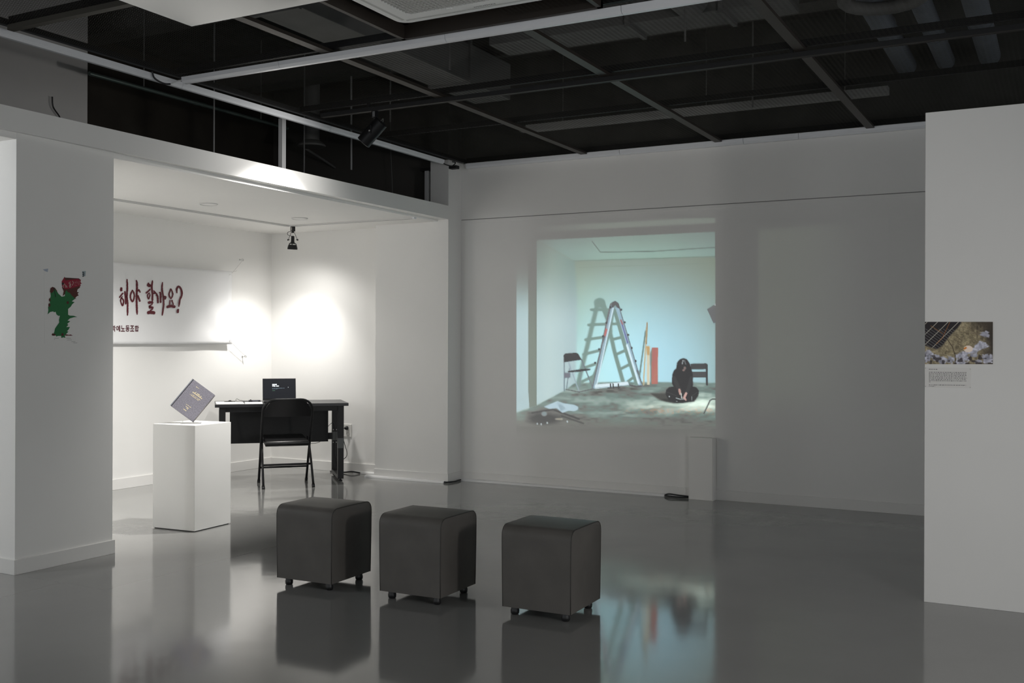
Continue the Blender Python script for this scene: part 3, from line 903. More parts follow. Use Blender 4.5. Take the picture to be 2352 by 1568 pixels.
# papers and small things on the desk
M_paper = mat('white_paper', (0.86, 0.86, 0.85), 0.7)
pp = MB().box(-0.125, 0.125, -0.21, 0.21, 0, 0.002).build('paper_sheet', M_paper)
pp.location = desk_pt(0.135, 0.245); pp.rotation_euler = (0, 0, TH + 0.02)
tag(pp, 'white paper sheet at the left end of the desk', 'paper')
p2 = MB().box(-0.08, 0.08, -0.20, 0.20, 0, 0.0025).build('paper_sheet', M_paper)
p2.location = desk_pt(0.352, 0.205); p2.rotation_euler = (0, 0, TH - 0.03)
tag(p2, 'white paper sheet lying between laptop and left sheet', 'paper')
sl = MB().box(-0.002, 0.30, -0.22, 0.22, 0, 0.0008)
clip = empty('binder_clip', desk_pt(0.14, 0.40, DZ + 0.002), TH)
tag(clip, 'flat black clip lying on the left paper sheet', 'clip')
MB().prism([(-0.055, -0.01, 0), (0.055, -0.01, 0), (0.05, -0.01, 0.005), (0.018, -0.01, 0.006), (0.008, -0.01, 0.014), (-0.008, -0.01, 0.014), (-0.018, -0.01, 0.006), (-0.05, -0.01, 0.005)], (0, 0.022, 0)).build('bar', M_blackm, clip, bevel=0.001)
MB().tube([(-0.006, 0.012, 0.008), (-0.006, 0.03, 0.006), (0.006, 0.03, 0.006), (0.006, 0.012, 0.008)], 0.0012, 6).build('wire_handle', M_steel, clip, smooth=True)
hub = empty('usb_hub', desk_pt(0.365, 0.33, DZ + 0.0025), TH)
tag(hub, 'small black hub with looped cable beside the laptop', 'hub')
MB().box(-0.055, 0.055, -0.016, 0.016, 0.0, 0.017).build('case', mat('dark_blue_black_plastic', (0.018, 0.018, 0.03), 0.3), hub, bevel=0.003)
MB().box(-0.042, -0.03, -0.006, 0.006, 0.017, 0.023).build('button', M_blackm, hub)
MB().box(-0.02, 0.035, -0.0168, -0.016, 0.005, 0.012).build('port_strip', mat('port_grey', (0.2, 0.2, 0.25), 0.4), hub)
MB().tube([(-0.055, 0.0, 0.008), (-0.10, 0.01, 0.010), (-0.135, 0.01, 0.016), (-0.165, 0.01, 0.032), (-0.172, 0.0, 0.022), (-0.168, -0.02, 0.004), (-0.12, -0.03, 0.0032), (-0.06, -0.028, 0.0032), (0.02, -0.03, 0.0032), (0.066, -0.02, 0.0035)], 0.0022, 7).build('cable', M_cable, hub, smooth=True)

# ------------------------------------------------------------------ folding chair (seen from behind)
CTH = math.radians(47.6)
ch = empty('folding_chair', (-6.1635, 7.2395, 0), CTH)
tag(ch, 'black metal folding chair with padded seat pushed up to the desk', 'chair')
M_vinyl = mat('black_vinyl', (0.013, 0.013, 0.014), 0.3, spec=0.5, bump=0.1, bscale=300)
U = 0.222
# front leg / back frame: one bent tube per chair, the two long legs joined over the backrest
def bentframe():
    fr = []
    def p(v_t, u):     # along the leg from front foot (0) to back top (1)
        return Vector((u, 0.445 + (0.02 - 0.445) * v_t, 0.795 * v_t))
    for t in (0.03, 0.3, 0.55, 0.78):
        fr.append(p(t, -U * (0.99 if t < .5 else 1.0)))
    R = 0.115
    top = []
    for k in range(9):
        an = math.pi - k / 8 * math.pi / 2
        top.append(p(1 - R / 0.9 + R / 0.9 * math.sin(an), -U + R + R * math.cos(an)))
    fr += top
    fr += [Vector((-q.x, q.y, q.z)) for q in reversed(top)]
    for t in (0.78, 0.55, 0.3, 0.03):
        fr.append(p(t, U * (0.99 if t < .5 else 1.0)))
    return fr
MB().tube(bentframe(), 0.0115, 12).build('back_frame', M_black, ch, smooth=True)
for s in (-1, 1):
    MB().tube([(s * U, 0.004, 0.02), (s * (U - 0.003), 0.12, 0.21), (s * (U - 0.01), 0.262, 0.435)], 0.0105, 12).build('rear_leg', M_black, ch, smooth=True)
    MB().lathe([(0.011, 0.0), (0.0145, 0.003), (0.0145, 0.03), (0.0125, 0.034)], (s * U, 0.0, 0.0), (0, 0.10, 0.16), n=14).build('leg_cap', M_foot, ch, smooth='auto')
    MB().lathe([(0.011, 0.0), (0.0145, 0.003), (0.0145, 0.03), (0.0125, 0.034)], (s * U * .99, 0.446, 0.0), (0, -0.425, 0.795), n=14).build('leg_cap', M_foot, ch, smooth='auto')
    MB().box(s * (U - 0.017) - 0.003, s * (U - 0.017) + 0.003, 0.20, 0.29, 0.395, 0.44).build('hinge_plate', M_black, ch, bevel=0.001)
MB().tube([(-U, 0.115, 0.2), (U, 0.115, 0.2)], 0.0095, 10).build('rear_stretcher', M_black, ch, smooth=True)
MB().tube([(-U, 0.365, 0.15), (U, 0.365, 0.15)], 0.0085, 10).build('front_stretcher', M_black, ch, smooth=True)
# seat pad, rising to the front
sp = MB()
sp.hexa([(-0.2, 0.10, 0.375), (0.2, 0.10, 0.375), (0.19, 0.47, 0.405), (-0.19, 0.47, 0.405), (-0.2, 0.10, 0.412), (0.2, 0.10, 0.412), (0.19, 0.47, 0.448), (-0.19, 0.47, 0.448)])
sp.build('seat', M_vinyl, ch, bevel=0.016, segs=4, smooth=True)
MB().hexa([(-0.196, 0.095, 0.368), (0.196, 0.095, 0.368), (0.186, 0.475, 0.398), (-0.186, 0.475, 0.398), (-0.196, 0.095, 0.376), (0.196, 0.095, 0.376), (0.186, 0.475, 0.406), (-0.186, 0.475, 0.406)]).build('seat_pan', M_black, ch, bevel=0.003)
# curved backrest panel between the frame tubes
V, F = [], []
nu, nz = 17, 7
for side in (0, 1):
    for j in range(nz):
        for i in range(nu):
            u = -0.208 + 0.416 * i / (nu - 1)
            w = i / (nu - 1) * 2 - 1
            zt = 0.795 - 0.10 * max(0, (abs(w) - 0.5) / 0.5) ** 2.5
            z = 0.635 + (zt - 0.635) * j / (nz - 1)
            v = 0.445 - 0.425 * z / 0.795 + 0.004 - 0.022 * (1 - w * w) + (0.010 if side else 0.0)
            V.append((u, v, z))
n0 = nu * nz
for j in range(nz - 1):
    for i in range(nu - 1):
        a = j * nu + i
        F.append((a, a + 1, a + nu + 1, a + nu)); F.append((n0 + a, n0 + a + nu, n0 + a + nu + 1, n0 + a + 1))
for i in range(nu - 1):
    F.append((i, n0 + i, n0 + i + 1, i + 1)); a = (nz - 1) * nu + i; F.append((a, a + 1, n0 + a + 1, n0 + a))
for j in range(nz - 1):
    a = j * nu; F.append((a, a + nu, n0 + a + nu, n0 + a)); a = j * nu + nu - 1; F.append((a, n0 + a, n0 + a + nu, a + nu))
MB().add(V, F).build('backrest', M_black, ch, smooth='auto')

# ------------------------------------------------------------------ wall outlet, plug and cords
ol = empty('wall_outlet', (-6.415, AY, 0.42))
tag(ol, 'white wall outlet plate on the alcove end wall', 'outlet')
MB().box(-0.055, 0.055, -0.008, 0, -0.065, 0.065).build('plate', mat('white_outlet_plastic', (0.74, 0.73, 0.70), 0.35), ol, bevel=0.003)
MB().lathe([(0.021, 0), (0.021, 0.003), (0.017, 0.003), (0.016, 0.001)], (0.012, -0.008, -0.028), (0, -1, 0)).build('socket', mat('white_outlet_plastic', WHITE), ol, smooth='auto')
pc = empty('plugged_lead', (-6.41, AY - 0.05, 0.43))
tag(pc, 'black power cord with round plug hanging from the outlet', 'cord')
MB().lathe([(0.019, 0), (0.021, 0.012), (0.015, 0.028), (0.007, 0.034)], (-6.407, AY - 0.012, 0.447), (-0.25, -1, 0)).build('plug', M_cable, pc, smooth=True)
_plug = pc.children[0]
_plug.parent = None; world_child(_plug, pc)
pts = [(-6.414, AY - 0.046, 0.447), (-6.44, AY - 0.055, 0.43), (-6.43, AY - 0.06, 0.37), (-6.40, AY - 0.06, 0.28), (-6.375, AY - 0.06, 0.21), (-6.38, AY - 0.065, 0.16), (-6.43, AY - 0.08, 0.125), (-6.50, AY - 0.09, 0.115)]
def smooth_pts(pts, n=6):
    P = [Vector(p) for p in pts]
    P = [P[0]] + P + [P[-1]]
    out = []
    for i in range(1, len(P) - 2):
        for k in range(n):
            t = k / n
            out.append(0.5 * ((2 * P[i]) + (P[i + 1] - P[i - 1]) * t + (2 * P[i - 1] - 5 * P[i] + 4 * P[i + 1] - P[i + 2]) * t * t + (3 * P[i] - P[i - 1] - 3 * P[i + 1] + P[i + 2]) * t ** 3))
    out.append(P[-2])
    return out
world_child(MB().tube(smooth_pts(pts), 0.0035, 8).build('cord', M_cable, None, smooth=True), pc)
# adapter hung behind the panel bracket with thin leads
ad = empty('power_adapter', desk_pt(1.0, 0.5, 0.36), TH)
tag(ad, 'thin black leads looping round the desk leg', 'cord')
MB().tube(smooth_pts([(0.06, -0.01, 0.10), (0.13, -0.02, 0.16), (0.16, 0.0, 0.05), (0.15, 0.0, -0.1), (0.165, 0.0, -0.22), (0.19, 0.02, -0.30)]), 0.0024, 7).build('lead', M_cable, ad, smooth=True)
MB().tube(smooth_pts([(-0.16, -0.005, -0.025), (-0.10, -0.005, -0.043), (-0.03, -0.005, -0.04), (0.02, -0.005, -0.018)]), 0.0024, 7).build('lead', M_cable, ad, smooth=True)

# white floor cable covers and black cables at their ends
M_cover = mat('white_cable_cover', (0.80, 0.80, 0.80), 0.4)
def cable_cover(name, p0, p1, lab):
    p0, p1 = Vector(p0), Vector(p1)
    t = (p1 - p0).normalized(); n = Vector((t.y, -t.x, 0))
    prof = [(0, 0), (0.042, 0), (0.036, 0.014), (0.026, 0.02), (0.0, 0.022)]
    poly = [p0 + n * a + Vector((0, 0, b)) for a, b in prof]
    return tag(MB().prism(poly, p1 - p0).build(name, M_cover, bevel=0.002), lab, 'cable cover')
cable_cover('cable_cover', (-6.02, CY - 0.013, 0), (CX - 0.015, CY - 0.013, 0), 'white floor cable cover at the foot of the wall pier')
cable_cover('cable_cover', (CX + 0.016, BW - 0.013, 0), (-3.03, BW - 0.013, 0), 'long white floor cable cover below the projected picture')
cable_cover('cable_cover', (-6.30, AY - 0.014, 0), (-5.96, AY - 0.014, 0), 'short white floor cable cover under the wall outlet')
tag(MB().tube(smooth_pts([(CX - 0.022, CY - 0.030, 0.010), (CX + 0.02, CY - 0.035, 0.012), (CX + 0.045, CY + 0.05, 0.010), (CX + 0.042, CY + 0.12, 0.012), (CX + 0.03, BW - 0.045, 0.010)]), 0.007, 8).build('floor_cable', M_cable, smooth=True),
    'short black cable bridging the two cable covers at the corner', 'cable')
tag(MB().tube(smooth_pts([(-3.035, BW - 0.035, 0.010), (-2.99, BW - 0.045, 0.026), (-2.91, BW - 0.05, 0.022), (-2.82, BW - 0.05, 0.018), (-2.808, BW - 0.045, 0.012), (-2.84, BW - 0.055, 0.009), (-2.93, BW - 0.06, 0.007), (-3.02, BW - 0.05, 0.010)]), 0.006, 8).build('floor_cable', M_cable, smooth=True),
    'black cable loop beside the white box on the floor', 'cable')
tag(MB().tube(smooth_pts([(-6.21, AY - 0.06, 0.009), (-6.28, AY - 0.10, 0.022), (-6.36, AY - 0.11, 0.012), (-6.45, AY - 0.10, 0.008), (-6.56, AY - 0.09, 0.008)]), 0.007, 8).build('floor_cable', M_cable, smooth=True),
    'black cable on the floor behind the desk leg', 'cable')

# narrow white box standing against the back wall
wbx = empty('narrow_white_box', (-2.695, 8.435, 0))
tag(wbx, 'narrow white box standing on the floor under the projection', 'box')
MB().box(-0.1075, 0.1075, -0.034, 0.034, 0.0, 0.522).build('body', M_plinth, wbx, bevel=0.0015)
MB().box(0.1000, 0.1025, -0.0345, -0.0338, 0.004, 0.52).build('edge_joint', mat('joint_grey', (0.35, 0.35, 0.34), 0.7), wbx)
wbx.location = (-2.695, 8.4225, 0)

# ------------------------------------------------------------------ banner on the alcove left wall
ban = empty('fabric_banner', (AX + 0.05, 6.5, 1.65))
tag(ban, 'white fabric banner with dark red Korean brush lettering tied to the wall', 'banner')
XB0 = AX + 0.05
M_ban = mat('white_banner_fabric', (0.82, 0.82, 0.825), 0.75, spec=0.2)
V, F = [], []
ny_, nz_ = 60, 24
y0, y1 = 4.9, 7.785
for j in range(nz_ + 1):
    for i in range(ny_ + 1):
        s, t = i / ny_, j / nz_
        y = y0 + (y1 - y0) * s
        zt = 2.022 - 0.012 * math.sin(math.pi * s); zb = 1.292 - 0.01 * math.sin(math.pi * s) * 0
        z = zb + (zt - zb) * t
        cx = 0.0
        for cz in (0, 1):      # creases running in from the tied corners
            dy, dz = (y1 - y), (z - (zt if cz else zb))
            rr = math.hypot(dy, dz)
            an = math.atan2(abs(dz), dy)
            cx += 0.007 * math.exp(-rr / 0.8) * math.sin(an * 9) * min(1, rr / 0.1)
        edge = -0.012 * math.sin(math.pi * t) * (s ** 6)
        V.append((XB0 + cx, y + edge, z))
for j in range(nz_):
    for i in range(ny_):
        a = j * (ny_ + 1) + i
        F.append((a, a + 1, a + ny_ + 2, a + ny_ + 1))
fb = MB().add(V, F).build('cloth', M_ban, None, smooth=True)
so = fb.modifiers.new('thick', 'SOLIDIFY'); so.thickness = 0.0015; so.offset = -1
world_child(fb, ban)
M_red = mat('dark_red_print', (0.115, 0.011, 0.020), 0.7)
def zc(X, Y):
    """pixel of the close-up view of the banner -> point on the banner front"""
    return at(260 + X / 6.534, 590 + Y / 6.534, x=XB0 + 0.0065)
def stroke(mb, pts, w, seed=0, jag=1.6, taper=True):
    rg = random.Random(seed)
    P = [Vector((p[0], p[1])) for p in pts]
    dense = []
    Q = [P[0]] + P + [P[-1]]
    for i in range(1, len(Q) - 2):
        n = max(3, int((Q[i + 1] - Q[i]).length / 9))
        for k in range(n):
            t = k / n
            dense.append(0.5 * ((2 * Q[i]) + (Q[i + 1] - Q[i - 1]) * t + (2 * Q[i - 1] - 5 * Q[i] + 4 * Q[i + 1] - Q[i + 2]) * t * t + (3 * Q[i] - Q[i - 1] - 3 * Q[i + 1] + Q[i + 2]) * t ** 3))
    dense.append(Q[-2])
    N = len(dense); L, R = [], []
    for i, p in enumerate(dense):
        t = (dense[min(i + 1, N - 1)] - dense[max(i - 1, 0)])
        t = t.normalized() if t.length > 1e-6 else Vector((0, 1))
        nn = Vector((-t.y, t.x))
        f = min(1.0, 0.45 + 0.55 * min(i, N - 1 - i) / max(1, N * 0.12)) if taper else 1.0
        L.append(p + nn * (w / 2 * f + rg.uniform(-jag, jag))); R.append(p - nn * (w / 2 * f + rg.uniform(-jag, jag)))
    vs_ = [zc(q.x, q.y) for q in L] + [zc(q.x, q.y) for q in R]
    fs = [(i, i + 1, N + i + 1, N + i) for i in range(N - 1)]
    mb.add(vs_, fs)
GL = [
 [([(126, 455), (120, 490), (130, 512)], 30), ([(92, 612), (118, 575), (152, 538)], 20), ([(142, 585), (112, 650), (140, 730), (156, 655), (120, 605)], 18), ([(174, 510), (186, 600), (188, 712)], 22), ([(186, 602), (214, 588)], 24), ([(207, 330), (213, 440), (207, 600), (216, 700), (216, 880)], 23)],
 [([(290, 492), (258, 590), (290, 670), (318, 580), (292, 492)], 20), ([(346, 345), (358, 420), (352, 650), (361, 865)], 26), ([(362, 520), (384, 492), (405, 536)], 20), ([(368, 572), (388, 625), (402, 672)], 24)],
 [([(534, 385), (520, 430), (556, 436), (535, 400)], 22), ([(490, 545), (525, 515), (558, 480)], 22), ([(548, 530), (516, 575), (532, 628), (552, 570), (540, 540)], 16), ([(592, 350), (580, 450), (590, 560), (587, 672)], 24), ([(600, 540), (625, 552)], 20), ([(522, 690), (560, 680), (602, 690)], 34), ([(590, 705), (535, 745)], 16), ([(535, 758), (570, 755), (605, 768)], 32), ([(600, 775), (548, 808)], 18), ([(508, 838), (570, 830), (632, 842)], 42)],
 [([(604, 502), (640, 545), (655, 562), (642, 582)], 20), ([(650, 560), (668, 600), (672, 695)], 24), ([(688, 540), (712, 545), (712, 690)], 24), ([(742, 375), (734, 470), (752, 600), (758, 720), (736, 880)], 22), ([(726, 470), (724, 525)], 6), ([(752, 600), (788, 600), (772, 640)], 24)],
 [([(866, 470), (840, 560), (866, 622), (896, 560), (868, 472)], 18), ([(852, 640), (850, 720)], 14), ([(880, 640), (905, 720)], 18), ([(862, 668), (884, 655)], 8), ([(800, 755), (865, 735), (936, 752)], 36)],
 [([(958, 545), (955, 480), (985, 442), (1022, 490), (1030, 570), (1002, 640), (985, 748)], 24), ([(975, 778), (968, 842)], 28)],
]
for gi, gl in enumerate(GL):
    mb = MB()
    for si, (pts, w) in enumerate(gl):
        stroke(mb, pts, w * 1.16, seed=gi * 10 + si, jag=2.2)
    world_child(mb.build('brush_letter', M_red), ban)
for i, chh in enumerate('학예노동조합'):
    x0 = 256.2 + i * 10.65
    a, b = at(x0, 761.5 - i * .05, x=XB0 + 0.003), at(x0 + 9.5, 761.5, x=XB0 + 0.003)
    tpt = at(x0, 747.0, x=XB0 + 0.003)
    place_text('printed_letter', chh, a, (0, 1, 0), (0, 0, 1), b.y - a.y, tpt.z - a.z, mat('dark_red_small_print', (0.085, 0.012, 0.02), 0.7), ban, bold=0.03)
def ring(mb, c, axis, r, w, n=18):
    ax = Vector(axis).normalized(); e = ax.orthogonal().normalized(); g = ax.cross(e)
    mb.tube([Vector(c) + (e * math.cos(2 * math.pi * k / n) + g * math.sin(2 * math.pi * k / n)) * r for k in range(n)], w, 6, closed=True)
    return mb
E1, E2 = (XB0 + 0.003, 7.757, 2.008 - 0.03), (XB0 + 0.003, 7.762, 1.292 + 0.03)
for e in (E1, E2):
    world_child(ring(MB(), e, (1, 0, 0), 0.010, 0.003).build('eyelet', M_chrome, None, smooth=True), ban)
H1, H2 = Vector((AX, 7.95, 2.149)), Vector((AX, 7.995, 1.165))
for h, e, knots in ((H1, E1, ((0.0, 0.02),)), (H2, E2, ((0, -0.02),))):
    hp = h + Vector((0.045, 0, 0))
    world_child(MB().tube([e, (Vector(e) * .5 + hp * .5) + Vector((0, 0, -0.002)), hp], 0.0014, 6).build('tie_string', mat('pale_string', (0.45, 0.44, 0.42), 0.6), None), ban)
    q = Vector(e) * .75 + hp * .25
    world_child(MB().tube([q, q + Vector((0.004, 0.02, 0.0)), q + Vector((0.006, 0.045, -0.006 if h is H2 else 0.012))], 0.001, 6).build('tie_string', mat('pale_string', (0.45, 0.44, 0.42)), None), ban)
for h, lab in ((H1, 'chrome screw eye above the banner corner'), (H2, 'chrome screw eye below the banner corner')):
    hk = empty('screw_eye', h)
    tag(hk, lab, 'hook', 'screw eyes holding the banner')
    MB().tube([(0, 0, 0), (0.03, 0, 0)], 0.003, 8).build('shank', M_chrome, hk, smooth=True)
    ring(MB(), (0.04, 0, 0), (0, 1, 0.3), 0.011, 0.003).build('eye', M_chrome, hk, smooth=True)
    MB().lathe([(0.012, 0), (0.012, 0.003), (0.004, 0.006)], (0, 0, 0), (1, 0, 0)).build('collar', M_chrome, hk, smooth='auto')

# ------------------------------------------------------------------ poster on the pillar
pos = empty('creature_poster', (PX, 4.15, 1.7))
tag(pos, 'poster of a jagged green creature with red flag on the pillar', 'poster')
def zp(X, Y, off):
    return at(80 + X / 7.125, 590 + Y / 7.125, x=PX + off)
paper = [zp(130, 200, .001), zp(835, 225, .001), zp(835, 1430, .001), zp(130, 1430, .001)]
MB_p = MB().prism([Vector(q) for q in [zp(150, 215, 0), zp(815, 240, 0), zp(815, 1440, 0), zp(160, 1430, 0)]], (0.0010, 0, 0))
world_child(MB_p.build('paper_sheet', M_wall), pos)
def flat(name, pts, off, m):
    world_child(MB().prism([zp(x, y, off) for x, y in pts], (0.0003, 0, 0)).build(name, m), pos)
P_green = mat('print_green', (0.020, 0.165, 0.052), 0.7, noise=0.12, nscale=160)
P_brown = mat('print_brown', (0.095, 0.024, 0.018), 0.7, noise=0.25, nscale=220)
P_red = mat('print_red', (0.30, 0.010, 0.035), 0.7, noise=0.05, nscale=100)
P_ink = mat('print_black', (0.012, 0.012, 0.014), 0.7)
P_chalk = mat('print_chalk', (0.62, 0.56, 0.50), 0.8)
flat('brown_shape', [(490, 338), (720, 350), (752, 375), (738, 500), (700, 530), (690, 570), (722, 580), (700, 600), (718, 632), (690, 640), (660, 672), (680, 682), (640, 690), (560, 620), (500, 600), (455, 640), (470, 560), (445, 500)], 0.0012, P_brown)
flat('red_flag', [(490, 320), (494, 385), (720, 352), (725, 380), (755, 370), (745, 410), (768, 435), (740, 445), (755, 468), (640, 500), (560, 520), (500, 525), (465, 505), (443, 470), (440, 400), (455, 375)], 0.0016, P_red)
flat('green_creature', [(255, 580), (300, 555), (320, 520), (345, 530), (385, 600), (440, 650), (490, 640), (495, 580), (515, 540), (540, 575), (575, 590), (605, 630), (662, 682), (605, 725), (650, 738), (610, 775), (590, 810), (545, 850), (545, 900), (545, 945), (570, 958), (640, 962), (695, 983), (640, 985), (575, 1005), (535, 1040), (580, 1050), (530, 1095), (550, 1110), (515, 1145), (575, 1145), (550, 1190), (525, 1215), (550, 1220), (510, 1262), (490, 1290), (500, 1322), (465, 1315), (435, 1325), (430, 1290), (375, 1290), (355, 1303), (340, 1280), (300, 1275), (320, 1220), (330, 1170), (400, 1070), (395, 1030), (412, 960), (385, 962), (355, 940), (340, 895), (315, 905), (300, 890), (250, 900), (210, 938), (222, 870), (218, 820), (250, 770), (240, 700), (262, 640)], 0.0020, P_green)
flat('brown_shape', [(245, 570), (255, 510), (290, 488), (330, 505), (365, 555), (360, 570), (325, 520), (300, 570), (270, 592)], 0.0024, P_brown)
def disc(x, y, rx, ry, off, m, n=14):
    flat('spot', [(x + rx * math.cos(2 * math.pi * k / n), y + ry * math.sin(2 * math.pi * k / n)) for k in range(n)], off, m)
for a in ((538, 746, 20, 24), (452, 1268, 20, 24), (244, 700, 14, 26), (238, 785, 16, 30), (320, 1270, 22, 14)):
    disc(*a, 0.0024, P_brown)
disc(457, 436, 17, 20, 0.0024, P_ink)
flat('brown_shape', [(275, 1268), (300, 1240), (305, 1272), (340, 1285), (290, 1287)], 0.0024, P_brown)
flat('ground_line', [(500, 1262), (560, 1275), (585, 1268), (622, 1287), (500, 1287)], 0.0018, mat('print_dark_red', (0.14, 0.02, 0.03), 0.7))
flat('ink_line', [(308, 500), (316, 498), (346, 654), (336, 656)], 0.0028, P_ink)
flat('ink_line', [(490, 337), (720, 350), (720, 356), (490, 343)], 0.0028, P_ink)
def pstroke(lines, w, off, m, name='chalk_writing'):
    mb = MB()
    for ln in lines:
        for (xa, ya), (xb, yb) in zip(ln[:-1], ln[1:]):
            t = Vector((xb - xa, yb - ya)).normalized(); n_ = Vector((-t.y, t.x)) * w / 2
            mb.add([zp(xa + n_.x, ya + n_.y, off), zp(xb + n_.x, yb + n_.y, off), zp(xb - n_.x, yb - n_.y, off), zp(xa - n_.x, ya - n_.y, off)], [(0, 1, 2, 3)])
    world_child(mb.build(name, m), pos)
pstroke([[(486, 435), (468, 465), (468, 505)], [(498, 445), (496, 472), (524, 470)], [(512, 470), (512, 492)], [(496, 494), (538, 490)],
         [(590, 408), (560, 415), (562, 440), (592, 434)], [(578, 440), (578, 456)], [(560, 462), (598, 452)], [(580, 465), (562, 482), (574, 498), (594, 482), (580, 465)],
         [(618, 392), (632, 420), (614, 468)]], 7, 0.0028, P_chalk)
pstroke([[(664, 400), (650, 432)], [(662, 410), (672, 430)], [(684, 388), (684, 430)], [(654, 446), (656, 466), (690, 462)], [(700, 400), (716, 396)], [(700, 412), (700, 425), (720, 420)], [(732, 385), (732, 425)], [(700, 440), (742, 436)], [(735, 400), (748, 398)], [(712, 448), (724, 456)]], 5, 0.0028, mat('print_chalk_dim', (0.42, 0.22, 0.22), 0.8))
rg = random.Random(9)
for (xa, ya, wd) in ((318, 1330, 80), (318, 1350, 14), (515, 1330, 80), (530, 1356, 78), (600, 1386, 68), (632, 1406, 66)):
    pstroke([[(xa + k * 13, ya), (xa + k * 13 + 9, ya + rg.uniform(-2, 2))] for k in range(max(1, wd // 13))], 6, 0.0016, mat('print_grey_caption', (0.22, 0.21, 0.20), 0.8), 'caption_line')
for pts, m_ in (([(132, 205), (218, 190), (210, 245), (165, 230)], mat('pale_blue_tape', (0.42, 0.47, 0.56), 0.4)), ([(775, 232), (834, 230), (828, 312), (780, 320)], mat('pale_blue_tape2', (0.36, 0.43, 0.46), 0.4))):
    flat('tape_piece', pts, 0.0018, m_)
pstroke([[(776, 252), (800, 250), (800, 318), (778, 316)], [(780, 284), (800, 282)]], 11, 0.0024, P_ink, 'ink_mark')

# ------------------------------------------------------------------ photograph and text sheet on the right partition
def paint_photo():
    c = Canvas(2124.5, 739, 2280.5, 836, 0.5, (92, 84, 66))
    X, Y = c.X, c.Y
    n1, n2, n3 = c.noise(12, 10, 21), c.noise(4, 4, 22), c.noise(1.6, 1.3, 23)
    straw = np.array([138, 127, 102.0]) + ((n1 - .5) * 46 + (n2 - .5) * 40 + (n3 - .5) * 40)[..., None] * np.array([1, .95, .8])
    c.I = straw
    # dry stalks
    rg = np.random.RandomState(4)
    for k in range(70):
        x, y = rg.uniform(2165, 2255), rg.uniform(745, 815)
        a = rg.uniform(-1.2, 1.2)
        l = rg.uniform(6, 18)
        c.line([(x, y), (x + l * math.cos(a), y + l * math.sin(a))], .7, (170, 156, 118) if rg.rand() > .4 else (70, 60, 44), .6, .6)
    # dark right side and lower edge
    c.blend(ss(2245, 2285, X + (n1 - .5) * 24) * .9, (46, 40, 36))
    c.blend(ss(775, 742, Y - (X - 2240) * .25 + (n2 - .5) * 14) * ss(2215, 2245, X) * .7, (54, 46, 38))
    # dark field behind the wire fence
    m = c.poly_mask([(2120, 735), (2212, 735), (2200, 752), (2178, 775), (2166, 792), (2152, 802), (2120, 792)], 1.2)
    c.blend(m, (36, 31, 34))
    mm = m
    def wl(p, q, w, col, a=.9): c.blend(c.line_mask([p, q], w, .7) * mm * a, col)
    for k in range(6):
        wl((2146 - 0 + k * 24 - 40, 739), (2146 + k * 24 - 40 - 92, 739 + 92 * .98), 1.3, (196, 190, 176))
    for k in range(13):
        o = k * 10
        wl((2126 + o * 1.0 - 60, 739 + 16), (2126 + o + 60 - 10, 739 + 16 + 76), .8, (146, 150, 150), .75)
    wl((2182, 739), (2165, 775), 1.0, (176, 110, 60)); wl((2165, 775), (2150, 790), 1.0, (186, 130, 80))
    wl((2138, 748), (2166, 766), .9, (170, 120, 70))
    # snow
    sn = c.noise(9, 7, 31) * .6 + c.noise(3.5, 3, 32) * .4
    def snow(cx, cy, rx, ry):
        q = np.hypot((X - cx) / rx, (Y - cy) / ry)
        k = ss(1.15, .75, q + (sn - .5) * 1.1)
        c.I = c.I * (1 - k[..., None]) + (np.array([170, 170, 182.0]) - (sn - .4)[..., None] * 110) * k[..., None]
    for a in ((2131, 818, 12, 14), (2152, 822, 16, 8), (2163, 830, 10, 8), (2182, 826, 10, 8), (2212, 818, 16, 12), (2206, 832, 12, 6), (2236, 806, 12, 6), (2254, 794, 15, 9), (2263, 768, 12, 8), (2268, 822, 14, 12), (2236, 816, 12, 5), (2248, 830, 8, 5)):
        snow(*a)
    k = ss(.55, .72, c.noise(7, 6, 41)) * ss(805, 822, Y) * .75
    c.blend(k, (44, 38, 40))
    # broken egg
    c.ell(2224, 801, 10.5, 7.5, (232, 214, 200), .15)
    c.poly([(2213, 800), (2219, 796), (2221, 799), (2215, 803)], (206, 120, 40), .6)
    c.line([(2176, 779), (2188, 797), (2194, 815), (2195, 836)], 1.3, (48, 38, 30))
    c.line([(2196, 772), (2210, 782)], .8, (70, 58, 44)); c.line([(2214, 800), (2206, 804)], .8, (80, 60, 44))
    return c
ph = picture_object('photo_print', paint_photo(), lambda x, y: at(x, y, y=5.6475), 0, emission=False, rough=.45, gain=1.5)
tag(ph, 'colour photograph of snowy straw ground behind wire mounted on the partition', 'photograph')
sh_ = ph.modifiers.new('thick', 'SOLIDIFY'); sh_.thickness = 0.002; sh_.offset = 1
ts = empty('text_sheet', (-0.525, 5.65, 1.15))
tag(ts, 'small white text sheet pinned below the photograph', 'text sheet')
tp = lambda x, y, o: at(x, y, y=5.65 - o)
world_child(MB().prism([tp(2124.5, 843.5, 0), tp(2231, 845, 0), tp(2230, 891.5, 0), tp(2124.5, 889, 0)], (0, -0.0012, 0)).build('sheet', mat('text_sheet_paper', (0.80, 0.785, 0.76), 0.6), None), ts)
M_ink = mat('dark_text_ink', (0.05, 0.045, 0.05), 0.8)
rg = random.Random(3)
rows = [(847.0, 2133.7, 20, 2.1)] + [(853.6 + i * 3.25, 2133.7, 86.5 - (i % 2) * .8, 1.75) for i in range(7)] + [(876.2, 2133.7, 4, 1.2), (882.8, 2133.7, 85, 1.75), (886.0, 2133.7, 14, 1.75)]
